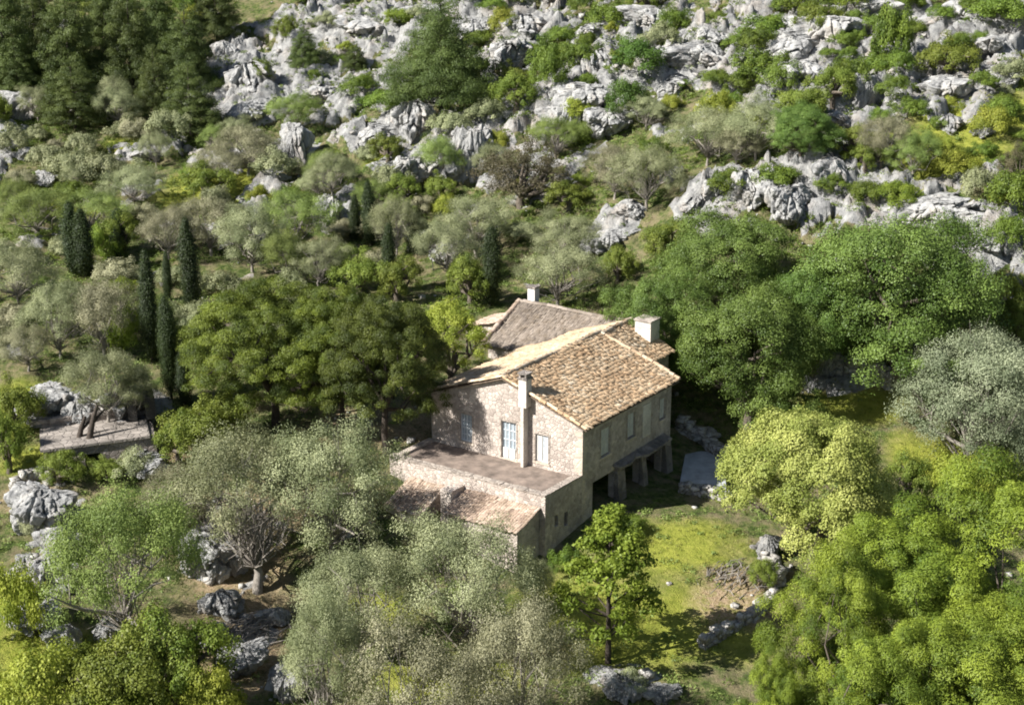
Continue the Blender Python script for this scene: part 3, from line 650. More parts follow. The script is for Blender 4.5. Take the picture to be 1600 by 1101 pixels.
RL = [(345,850,75,40,'broken pale rock strip above the pinkish bare rock'),(345,965,70,50,'pale cracked rock in the gully right of the pinkish bare rock'),(385,1050,70,55,'pale rock block low in the rocky gully at the bottom left'),(425,980,45,40,'small pale rock between the gully and the bottom olives'),(330,1010,60,40,'pale rock lump in the gully above the bottom edge bushes'),(250,850,50,40,'pale rock behind the leaning olive, beside the pinkish rock'),(640,215,80,75,'grey limestone crag with a blunt spire above the mid hillside'),(590,225,70,40,'low pale rock just left of the blunt spired crag'),(722,262,55,85,'tall thin limestone pillar near the brown thorn tree'),
(690,280,70,60,'rounded pale boulder left of the tall thin limestone pillar'),(755,240,60,60,'jagged rock right of the tall thin limestone pillar'),(640,290,60,60,'pale rock with green grass on top, below the spired crag'),
(467,255,45,80,'dark fissured limestone pillar among grey bushes, left of centre'),(352,95,45,40,'rock knob beside the dark pines at upper left'),(395,150,80,70,'broad pale scree rock right of the dark pines'),
(395,190,70,40,'lower half of the pale rock slope right of the dark pines'),(500,160,70,35,'flat pale rock left of the wide dark pine'),(560,60,90,45,'broken pale rock above the wide dark pine, left side'),(470,100,50,35,'small rock under the upper edge shrubs left of centre'),
(800,110,70,60,'weathered rock immediately right of the wide dark pine'),(905,185,80,70,'steep grey limestone face above the olive slope at centre'),(870,205,60,50,'pale rock foot left of the steep grey face'),(940,130,55,65,'slanting rib of limestone left of the dark ivy bush'),
(950,210,70,50,'pale rock at foot of the slanting limestone rib'),(1080,110,100,55,'domed limestone outcrop right of the dark ivy bush'),(1060,150,60,40,'small block below the domed limestone outcrop'),(1110,75,70,40,'grey ledge above the domed limestone outcrop'),
(1180,70,90,45,'rough limestone step at the left end of the diagonal ridge'),(1235,95,100,60,'lower left stretch of the long diagonal limestone ridge'),(1290,75,110,65,'middle stretch of the long diagonal limestone ridge'),(1350,40,110,55,'upper right stretch of the long diagonal limestone ridge'),
(1262,150,90,70,'fluted rock slab under the long diagonal ridge'),(1270,190,50,50,'pale narrow rock below the fluted slab'),(1410,90,75,65,'pale rock between two dark mastic shrubs at upper right'),(1500,50,90,60,'large pale rock near the top right corner'),(1550,90,80,45,'stepped rock beside the large one near the top right corner'),
(1345,175,38,75,'thin upright rock tooth on the upper right slope'),(1300,200,60,35,'small pale rocks left of the thin rock tooth'),(1480,160,75,52,'rounded grey boulder with a dark right face, upper right'),(1560,130,70,30,'flat pale rock shelf at the right edge, upper part'),
(1482,205,48,32,'pale boulder alone in the yellow-green grass, right side'),(1540,215,40,30,'small pointed rock right of the lone pale boulder'),(1555,275,40,32,'pyramid shaped rock near the right edge'),(1175,325,75,80,'fluted limestone crag above the big carob trees, left part'),
(1235,345,70,70,'dark hollowed crag above the big carob trees, middle part'),(1292,310,62,80,'pointed limestone crag above the big carob trees, right part'),(1205,310,50,40,'rock cap joining the fluted and hollowed crags'),(1118,315,65,45,'pale rock left of the fluted crag'),(1085,330,50,35,'small rock at the far left of the crag row'),
(1365,315,45,28,'white rock right of the pointed crag'),(1450,345,110,45,'long pale rock shelf behind the rightmost carob tree'),(1500,370,80,60,'undercut rock below the long pale shelf'),(1550,395,80,45,'smooth rock near the right edge beside the undercut rock'),(1575,460,50,40,'pale rock in the dark bushes at the right edge'),
(965,390,70,40,'dark shaded boulder behind the farmhouse chimney'),(985,345,60,40,'shaded rock above the dark boulder behind the farmhouse'),(515,350,48,50,'pale rock behind the two slim cypresses at centre left'),(695,410,55,50,'pale rock just above the dark cypress behind the outbuilding'),(660,390,40,40,'small rock left of the pale rock above the dark cypress'),
(75,650,80,55,'jagged white rock behind the ruined hut'),(120,655,60,45,'fractured rock beside the jagged white rock behind the hut'),(190,650,90,50,'pale slab rock touching the ruined hut'),(58,835,85,95,'steep white rock at the left, above the grey boulder pair'),(90,870,60,60,'rock half hidden by the leaning olive at left'),(72,925,70,75,'white rock face under the leaning olive at left'),
(62,985,68,42,'upper of the two rounded grey boulders at lower left'),(88,1018,58,55,'lower of the two rounded grey boulders at lower left'),(175,1000,55,45,'pale boulder under the leaning olive, right of the boulder pair'),(325,905,105,90,'pinkish bare rock between the lower left olives'),(290,810,60,50,'pale rock above the pinkish bare rock'),(235,740,70,40,'pale rocks beside the ruined hut doorway'),
(365,900,50,60,'narrow rock right of the pinkish bare rock'),(445,1095,45,70,'upright pale rock at the bottom edge'),(970,1085,70,40,'grey rock at the bottom edge under the small young tree'),(1030,1095,60,25,'low rock right of the grey rock at the bottom edge'),(1205,875,35,50,'upright white stone beside the yellow-green tree trunk'),(1285,585,45,50,'white pointed rock at the edge of the big carob trees'),
(230,248,65,24,'low white rock ledge among bushes, upper left'),(45,248,40,22,'small white rock at the left edge, upper part'),(35,185,60,55,'pale rock below the leftmost dark pine'),(20,560,40,20,'pale rock at the left edge, mid height'),(70,285,40,20,'white stone left of the low ledge'),(815,60,80,45,'pale rock patch above the steep grey face'),(745,60,60,40,'rock peeping out behind the wide dark pine'),
(1005,40,70,40,'pale rock near the top edge, right of centre'),(930,60,60,30,'low pale rock at top centre'),(660,30,90,30,'rock ledge on the top edge above the wide dark pine'),(1100,690,45,22,'broken blocks on the slope beside the cistern slab')]
for i, (a, b, c, d, l) in enumerate(RL): rock(a, b, c * 1.15, d * .95, l, 5 + i % 3 if (b > 600 or d < c * .7) else i % 8)
# ------------------------------------------------------------------ plants
def leaves(C, Nrm, ln, wd, rng, up=0.):
    """one rhombic leaf per centre"""
    n = len(C); Nrm = Nrm / (np.linalg.norm(Nrm, axis=1)[:, None] + 1e-9)
    t = rng.normal(size=(n, 3)); t[:, 2] += up * 2; t -= (t * Nrm).sum(1)[:, None] * Nrm; t /= np.linalg.norm(t, axis=1)[:, None] + 1e-9
    s = np.cross(Nrm, t); l = (ln * rng.uniform(.6, 1.3, n))[:, None]; w_ = (wd * rng.uniform(.7, 1.3, n))[:, None]
    V = np.stack([C - t * l / 2, C + s * w_ / 2, C + t * l / 2 + Nrm * l * .06, C - s * w_ / 2], 1).reshape(-1, 3)
    return V, np.arange(4 * n).reshape(-1, 4)
def crown_mesh(name, seed, clumps, n_per, ln, wd, flat=1., jit=.55, up=0., under=.35, core=None, fill=.35, rv=1.3):
    """clumps: array (n,4) centre + radius"""
    rng = np.random.default_rng(seed); k = len(clumps); w_ = clumps[:, 3]**2; cnt = np.maximum((n_per * k * w_ / w_.sum()).astype(int), 6)
    idx = np.repeat(np.arange(k), cnt); n = len(idx); d = rng.normal(size=(n, 3)); d /= np.linalg.norm(d, axis=1)[:, None]
    flip = (d[:, 2] < 0) & (rng.random(n) > under); d[flip, 2] *= -1
    r = clumps[idx, 3] * np.where(rng.random(n) < fill, rng.uniform(.2, 1., n), rng.uniform(.82, rv, n)); P = clumps[idx, :3] + d * r[:, None] * np.array((1, 1, flat))
    c0 = clumps[:, :3].mean(0) if core is None else np.array(core); o = clumps[idx, :3] - c0; o /= np.linalg.norm(o, axis=1)[:, None] + 1e-6
    nr = d + .35 * o + rng.normal(size=(n, 3)) * jit; nr[:, 2] += .15
    V, F_ = leaves(P, nr, ln, wd, rng, up)
    ct = rng.uniform(0, 1, k); tint = np.clip(ct[idx] * .75 + rng.normal(.14, .10, n), 0, 1)
    return raw_mesh(name, V, F_, dict(tint=np.repeat(tint, 4)))
def fib(n, rng, zmin=-.3):
    i = np.arange(n) + .5; z = zmin + (1 - zmin) * (1 - i / n); a = i * 2.399963 + rng.uniform(0, 6); r = np.sqrt(np.maximum(1 - z * z, 0))
    return np.c_[np.cos(a) * r, np.sin(a) * r, z]
def lobed(seed, Rw, Hh, z0, nl, ncl, cr, lobe=.5, zmin=-.35):
    """clumps on the surfaces of several lobes that fill an ellipsoid of half width Rw, height Hh above z0"""
    ncl = int(ncl * 1.25)
    rng = np.random.default_rng(seed); out = []
    L = [(0, 0, z0 + Hh * .5, Rw * .6, Hh * .42)]; tiers = max(1, int(round(Hh / (Rw * .95))))
    for t in range(tiers):
        zc = (t + .75) / (tiers + .5) if tiers > 1 else .5; prof = math.sqrt(max(.12, 1 - (2 * zc - .85)**2))
        k = max(3, int(nl * prof))
        for i in range(k):
            a = (i + .5 * t) * 2 * math.pi / k + rng.uniform(-.45, .45); rr = Rw * prof * (1 - lobe) * rng.uniform(.7, 1.2); s = lobe * rng.uniform(.65, 1.2) * (.55 + .45 * prof)
            z = z0 + Hh * (zc + rng.uniform(-.16, .16)); L.append((math.cos(a) * rr, math.sin(a) * rr, z, Rw * s, min(Hh * .36, Rw * s * .85)))
    for i in range(max(2, nl // 3)):
        a = rng.uniform(0, 6.28); s = lobe * rng.uniform(.5, .75); L.append((math.cos(a) * Rw * .28, math.sin(a) * Rw * .28, z0 + Hh * rng.uniform(.72, .86), Rw * s, Rw * s * .8))
    L = np.array(L); ar = L[:, 3]**2
    for l, a in zip(L, ar):
        n = max(6, int(ncl * a / ar.sum())); p = fib(n, rng, zmin) * (l[3], l[3], l[4]) + l[:3]; p += rng.normal(size=p.shape) * cr * .4
        for q in L:
            if q is l: continue
            e = ((p - q[:3]) / (q[3], q[3], q[4]))**2; p = p[e.sum(1) > .6]
        out.append(np.c_[p, cr * rng.uniform(.5, 1.45, len(p))])
    return np.concatenate(out)
def limbs(seed, clumps, h0, r0, n=7, sides=6, lean=(0, 0), fork=None):
    rng = np.random.default_rng(seed); f = h0 if fork is None else fork; lines = []
    top = np.array((lean[0], lean[1], f)); P = np.array([(0, 0, -.5), (.03, .0, 0), (lean[0] * .4 + rng.normal() * .08, lean[1] * .4 + rng.normal() * .08, f * .5), top])
    lines.append((P, np.array((1.5, 1.15, .9, .8)) * r0))
    sel = rng.choice(len(clumps), min(n, len(clumps)), replace=False)
    for i in sel:
        e = clumps[i, :3]; m1 = top + (e - top) * .35 + rng.normal(size=3) * .15 * np.linalg.norm(e - top) ; m1[2] = max(m1[2], f * .8)
        m2 = top + (e - top) * .7 + rng.normal(size=3) * .1 * np.linalg.norm(e - top)
        lines.append((np.array([top - (0, 0, .1), m1, m2, e]), np.array((.62, .42, .26, .08)) * r0))
        for _ in range(2):
            j = rng.integers(len(clumps)); e2 = clumps[j, :3]
            if np.linalg.norm(e2 - m2) < np.linalg.norm(e - top) * .8: lines.append((np.array([m2, (m2 + e2) / 2 + rng.normal(size=3) * .1, e2]), np.array((.25, .16, .05)) * r0))
    return tubes(lines, sides)
def twigs(seed, n, Rw, Hh, z0, r=.02):
    rng = np.random.default_rng(seed); lines = []
    for _ in range(n):
        a = rng.uniform(0, 6.28); b = rng.uniform(.1, 1); p = np.array((0, 0, z0 * .7)); e = np.array((math.cos(a) * Rw * b, math.sin(a) * Rw * b, z0 + Hh * rng.uniform(.4, 1) * (1.1 - .5 * b)))
        m_ = (p + e) / 2 + rng.normal(size=3) * Rw * .12; lines.append((np.array([p, m_, e]), np.array((r * 2.2, r * 1.4, r * .5))))
        for _ in range(3):
            q = m_ + (e - m_) * rng.uniform(0, .9); e2 = q + (e - p) * rng.uniform(.15, .3) + rng.normal(size=3) * Rw * .13; lines.append((np.array([q, e2]), np.array((r, r * .4))))
    return tubes(lines, 3)
ARCH = {}
def arch(kind, variants):
    ARCH[kind] = variants
def tree_arch(name, seed, matl, clumps, n_per, ln, wd, trunk=None, bark=None, W=6., Hh=5., **kw):
    cm = crown_mesh(name + '_crown', seed, clumps, n_per, ln, wd, **kw); cm.materials.append(LM[matl])
    tm = None
    if trunk: tm = raw_mesh(name + '_trunk', *trunk, None, True); tm.materials.append(bark or BARK)
    w_ = np.ptp(clumps[:, 0] ) + clumps[:, 3].mean() * 1.6; h_ = (clumps[:, 2] + clumps[:, 3] * .8).max()
    return dict(crown=cm, trunk=tm, W=w_, H=h_)
def mk_olive(seed, matl, Rw=3.4, Hh=3.6, z0=1.0, n=85, per=760, cr=.56, ln=.09, wd=.038, bark=None):
    c = lobed(seed, Rw, Hh, z0, 7, n, cr, .46, -.35); v, f = limbs(seed, c, 1.3, .15, 8)
    v2, f2 = twigs(seed + 5, 40, Rw * .9, Hh, z0, .014); v, f = np.concatenate([v, v2]), np.concatenate([f, f2 + len(v)])
    return tree_arch('olive', seed, matl, c, per, ln, wd, (v, f), bark or BARKG, jit=.52, up=.1, under=.25, fill=.42, rv=1.45)
arch('olive', [mk_olive(s, 'olive', 3.4, 3.6 + .4 * (s % 2)) for s in (1, 2, 3, 4)])
arch('olive_brown', [mk_olive(s, 'olive_brown', 3.4, 3.4, per=600, n=85) for s in (11, 12)])
arch('olive_green', [mk_olive(s, 'olive_green', 3.3, 3.5) for s in (21, 22)])
arch('silver', [mk_olive(31, 'silver', 3.6, 5.0, .4, 190, 600, .48)])
def mk_broad(name, seed, matl, Rw, Hh, z0, n, per, cr, ln, wd, lobe=.42, bark=None, jit=.5, nl=8, **kw):
    c = lobed(seed, Rw, Hh, z0, nl, n, cr, lobe, -.35); v, f = limbs(seed, c, max(z0 * 1.1, .8), .3, 9)
    return tree_arch(name, seed, matl, c, per, ln, wd, (v, f), bark or BARK, jit=jit, **kw)
arch('carob', [mk_broad('carob', s, 'carob', 4.2, 6.2, .5, 330, 480, .45, .095, .055, .36, under=.2, fill=.25, rv=1.45) for s in (41, 42, 43)])
arch('yellow', [mk_broad('yellow_green', s, 'yellow', 3.8, 5.2, .4, 270, 560, .43, .095, .06, .40, under=.3, fill=.2) for s in (51,)])
arch('lime', [mk_broad('lime_green', 56, 'lime', 3.0, 4.2, .8, 80, 480, .5, .11, .065, .45, jit=.6, fill=.5)])
arch('bush', [mk_broad('bush', s, 'bush', 2.2, 2.3, .1, 75, 260, .38, .11, .07, .45) for s in (61, 62, 63)])
def mk_pine(seed, matl, Rw=2.6, Hh=8., per=190, cr=.52, sh=.8, ln=.2, wd=.045):
    rng = np.random.default_rng(seed); C = []; nl = 15
    for i in range(nl):
        t = (i + .5) / nl; z = 1.0 + t * (Hh - 1.0); rr = Rw * (1 - t)**sh * rng.uniform(.8, 1.12) ; nb = max(3, int(14 * (1 - t)**.7))
        for b in range(nb):
            a = b * 6.283 / nb + rng.uniform(-.4, .4) + i; q = rr * rng.uniform(.7, 1.12)
            C.append((math.cos(a) * q, math.sin(a) * q, z + rng.uniform(-.2, .3) - q * .1, cr * rng.uniform(.7, 1.25) * (1.15 - .5 * t)))
            if q > 1.2: C.append((math.cos(a) * q * .55, math.sin(a) * q * .55, z + .1, cr * rng.uniform(.6, .9)))
    C.append((0, 0, Hh - .2, .3)); C = np.array(C); lines = [(np.array([(0, 0, -.6), (.05, 0, Hh * .4), (0, .05, Hh * .95)]), np.array((.22, .15, .03)))]
    for i in rng.choice(len(C), 26): e = C[i, :3]; lines.append((np.array([(0, 0, max(e[2] - .5, .4)), e]), np.array((.05, .02))))
    return tree_arch('pine', seed, matl, C, per, ln, wd, tubes(lines, 6), BARKD, jit=.5, up=.9, under=.15, flat=.75, core=(0, 0, Hh * .35))
arch('pine_dark', [mk_pine(s, 'pine_dark', 3.3, 8., sh=.55, cr=.62, per=230) for s in (71, 72, 73)])
arch('pine_small', [mk_pine(s, 'mastic', 1.9, 4.5, cr=.42) for s in (75,)])
def mk_umbrella(seed, matl, Rw=5., z0=2.4, Hh=3.6, ncl=150, per=170, cr=.55, fork=1.6, bark=None, dens=1., lean=(0, 0)):
    rng = np.random.default_rng(seed); C = []
    for i in range(ncl):
        a = i * 2.39996 + rng.uniform(-.3, .3); q = math.sqrt((i + .5) / ncl); top = z0 + Hh * (1 - .62 * q**2.6) * rng.uniform(.72, 1.08)
        C.append((math.cos(a) * q * Rw, math.sin(a) * q * Rw, top, cr * rng.uniform(.7, 1.3)))
    for i in range(int(ncl * .75)):
        a = rng.uniform(0, 6.28); q = rng.uniform(.45, 1.0); C.append((math.cos(a) * q * Rw * .97, math.sin(a) * q * Rw * .97, z0 + Hh * rng.uniform(-.05, .5) * (1.1 - .5 * q), cr * rng.uniform(.6, 1.1)))
    C = np.array(C); C[:, :3] += rng.normal(size=(len(C), 3)) * .12; v, f = limbs(seed, C, fork, .26, 14, 7, lean, fork)
    return tree_arch('umbrella_pine', seed, matl, C, int(per * dens * 3.2), .125, .034, (v, f), bark or BARKD, flat=.62, jit=.45, up=.5, under=.12, core=(0, 0, z0), fill=.25)
arch('umbrella', [mk_umbrella(81, 'pine', 5.2, 2.2, 4.3, 190, 170, .5), mk_umbrella(83, 'pine', 5.2, 2.4, 4.0, 190, 170, .5)])
arch('pine_wide', [mk_pine(78, 'pine_dark', 4.4, 7.2, sh=.5, cr=.72, per=420, ln=.15, wd=.04)])
arch('umbrella_shaded', [mk_umbrella(82, 'pine_shaded', 4.4, 2.4, 4.6, 170, 170, .5, 2.3)])
def mk_bright(seed, Rw=3.2, Hh=9.0):
    rng = np.random.default_rng(seed); c = lobed(seed, Rw, Hh * .85, Hh * .1, 8, 300, .35, .32, -.4); c[:, 2] += rng.uniform(-.3, .5, len(c)); v, f = limbs(seed, c, 1.5, .16, 8)
    return tree_arch('bright_pine', seed, 'pine_bright', c, 620, .10, .027, (v, f), BARK, jit=.4, up=0., under=.15, flat=1.0, fill=.2)
arch('bright', [mk_bright(91), mk_bright(92, 3.0, 9.6)])
def mk_mastic(seed, matl='mastic', Rw=2.0, Hh=1.5):
    c = lobed(seed, Rw, Hh, 0, 5, 46, .38, .46, -.05); c = c[c[:, 2] > .05]
    cm = crown_mesh('shrub', seed, c, 230, .115, .07, jit=.45, under=.2, fill=.2); cm.materials.append(LM[matl])
    return dict(crown=cm, trunk=None, W=np.ptp(c[:, 0]) + .6, H=(c[:, 2] + c[:, 3] * .8).max())
arch('mastic', [mk_mastic(s) for s in (101, 102, 103, 104)])
arch('ivy', [mk_mastic(111, 'ivy', 1.9, 2.6)])
arch('sage', [mk_mastic(s, 'olive', 1.9, 1.5) for s in (121, 122, 123)])
arch('sage_brown', [mk_mastic(126, 'olive_brown', 1.9, 1.4)])
arch('limebush', [mk_mastic(131, 'lime', 1.9, 1.2), mk_mastic(132, 'young', 1.9, 1.3)])
arch('thorn', [mk_broad('thorn', 141, 'thorn', 3.0, 3.4, .4, 90, 300, .5, .12, .05, .5, jit=.8, fill=.5)])
def mk_cypress(seed, Rw=.55, Hh=6.):
    rng = np.random.default_rng(seed); C = []
    for i in range(90):
        t = (i + .5) / 90; pr = min(1, (1 - t) * 3.2)**.7 * min(1, .55 + t * 3); a = i * 2.4; q = Rw * .55 * pr; C.append((math.cos(a) * q, math.sin(a) * q, .3 + t * (Hh - .35), Rw * (.25 + .4 * pr) * rng.uniform(.6, 1.3)))
    C = np.array(C); t_ = tubes([(np.array([(0, 0, -.4), (0, 0, Hh * .5), (0, 0, Hh * .9)]), np.array((.12, .08, .02)))], 6)
    d = tree_arch('cypress', seed, 'cypress', C, 260, .13, .045, t_, BARKD, flat=2., jit=.35, up=2.5, under=.5, core=(0, 0, Hh * .4)); d['W'] = Rw * 2; d['H'] = Hh; return d
arch('cypress', [mk_cypress(151), mk_cypress(152, .75, 5.)])
def mk_young(seed):
    rng = np.random.default_rng(seed); C = []; Hh = 7.6
    for i in range(95):
        t = rng.uniform(0, 1)**.85; z = 1.7 + t * (Hh - 1.9); rr = 2.35 * math.sin(min(math.pi * (1 - t) * .62 + .08, 1.57)) * math.sqrt(rng.uniform(.12, 1)); a = rng.uniform(0, 6.28); C.append((math.cos(a) * rr, math.sin(a) * rr, z, rng.uniform(.26, .5)))
    C = np.array(C); lines = [(np.array([(0, 0, -.4), (.04, 0, 1.6), (-.05, .05, 4), (0, 0, Hh - .3)]), np.array((.16, .12, .08, .02)))]
    for i in range(0, 95, 2): e = C[i, :3]; z = max(1.3, e[2] - np.hypot(e[0], e[1]) * .55); lines.append((np.array([(0, 0, z), e * (.55, .55, 0) + (0, 0, z * .5 + e[2] * .5), e]), np.array((.045, .03, .012))))
    return tree_arch('young_tree', seed, 'young', C, 130, .19, .115, tubes(lines, 6), BARKD, jit=.9, under=.6, flat=.8, fill=.5)
arch('young', [mk_young(161)])
def mk_dead(seed):
    rng = np.random.default_rng(seed); lines = [(np.array([(0, 0, -.4), (.3, 0, 1), (.2, .3, 2.0)]), np.array((.34, .26, .18)))]
    V, F_ = tubes(lines, 8); v2, f2 = twigs(seed, 60, 2.6, 3., 1.9, .035)
    tm = raw_mesh('bare_branches', np.concatenate([V, v2]), np.concatenate([F_, f2 + len(V)])); tm.materials.append(BARKG); return dict(crown=None, trunk=tm, W=5., H=4.6)
arch('dead', [mk_dead(171)])

NAMES = dict(pine_wide='pine_tree', olive='olive_tree', olive_brown='olive_tree', olive_green='olive_tree', silver='olive_tree', carob='carob_tree', yellow='broadleaf_tree', lime='broadleaf_tree', bush='bush', pine_dark='pine_tree', pine_small='pine_tree',
 umbrella='umbrella_pine', umbrella_shaded='pine_tree', bright='pine_tree', mastic='shrub', ivy='shrub', sage='shrub', sage_brown='shrub', limebush='shrub', thorn='thorn_tree', cypress='cypress_tree', young='young_tree', dead='dead_tree')
CATS = dict(pine_wide='pine', bush='bush', mastic='shrub', ivy='shrub', sage='shrub', sage_brown='shrub', limebush='shrub', cypress='cypress', pine_dark='pine', pine_small='pine', umbrella='pine', umbrella_shaded='pine', bright='pine', olive='olive tree', olive_brown='olive tree', olive_green='olive tree', silver='olive tree', carob='carob tree')
GROUPS = dict(cypress='slim cypresses on the slope', pine_dark='dark pines on the hillside', carob='big green carob trees by the house', mastic='mastic shrubs among the rocks', sage='grey shrubs on the slope')
placed = []; nplant = 0
def plant(kind, px, top, base_, w_, label, v=None, shade=1., dz=0., group=None, yaw=None):
    """stands on the ground seen at (px, base_); top and w_ give its size"""
    global nplant; nplant += 1
    c = hit(px, base_); rg = math.hypot(c[1], c[2] - CAMH); ang = math.atan2(CAMH - c[2], c[1]); mpp = rg / FPX
    A = ARCH[kind]; a = A[(nplant if v is None else v) % len(A)]
    Wm = w_ * mpp; vis = (base_ - top) * mpp; Hm = (vis - .25 * Wm * math.sin(ang)) / math.cos(ang)
    Hm = max(Hm, .35 * Wm * .8); sx = Wm / a['W']; sz = Hm / a['H']
    z = float(samp(ZG, c[0], c[1])); o = empty(NAMES[kind], (c[0], c[1], z - .05), nplant * 1.7 if yaw is None else yaw, (sx, sx, sz))
    if kind == 'cypress': rc = random.Random(nplant); o.rotation_euler[0] = rc.uniform(-.045, .045); o.rotation_euler[1] = rc.uniform(-.045, .045)
    if a['trunk'] is None:
        bpy.data.objects.remove(o); o = link(NAMES[kind], a['crown']); o.location = (c[0], c[1], z - .1); o.rotation_euler = (0, 0, nplant * 1.7); o.scale = (sx, sx, sz)
    else:
        if a['crown']: link('crown', a['crown'], None, o)
        link('trunk', a['trunk'], None, o)
    tag(o, label, CATS.get(kind, 'tree'), group or GROUPS.get(kind)); placed.append((c[0], c[1], Wm / 2, px, (top + base_) / 2, kind)); return o
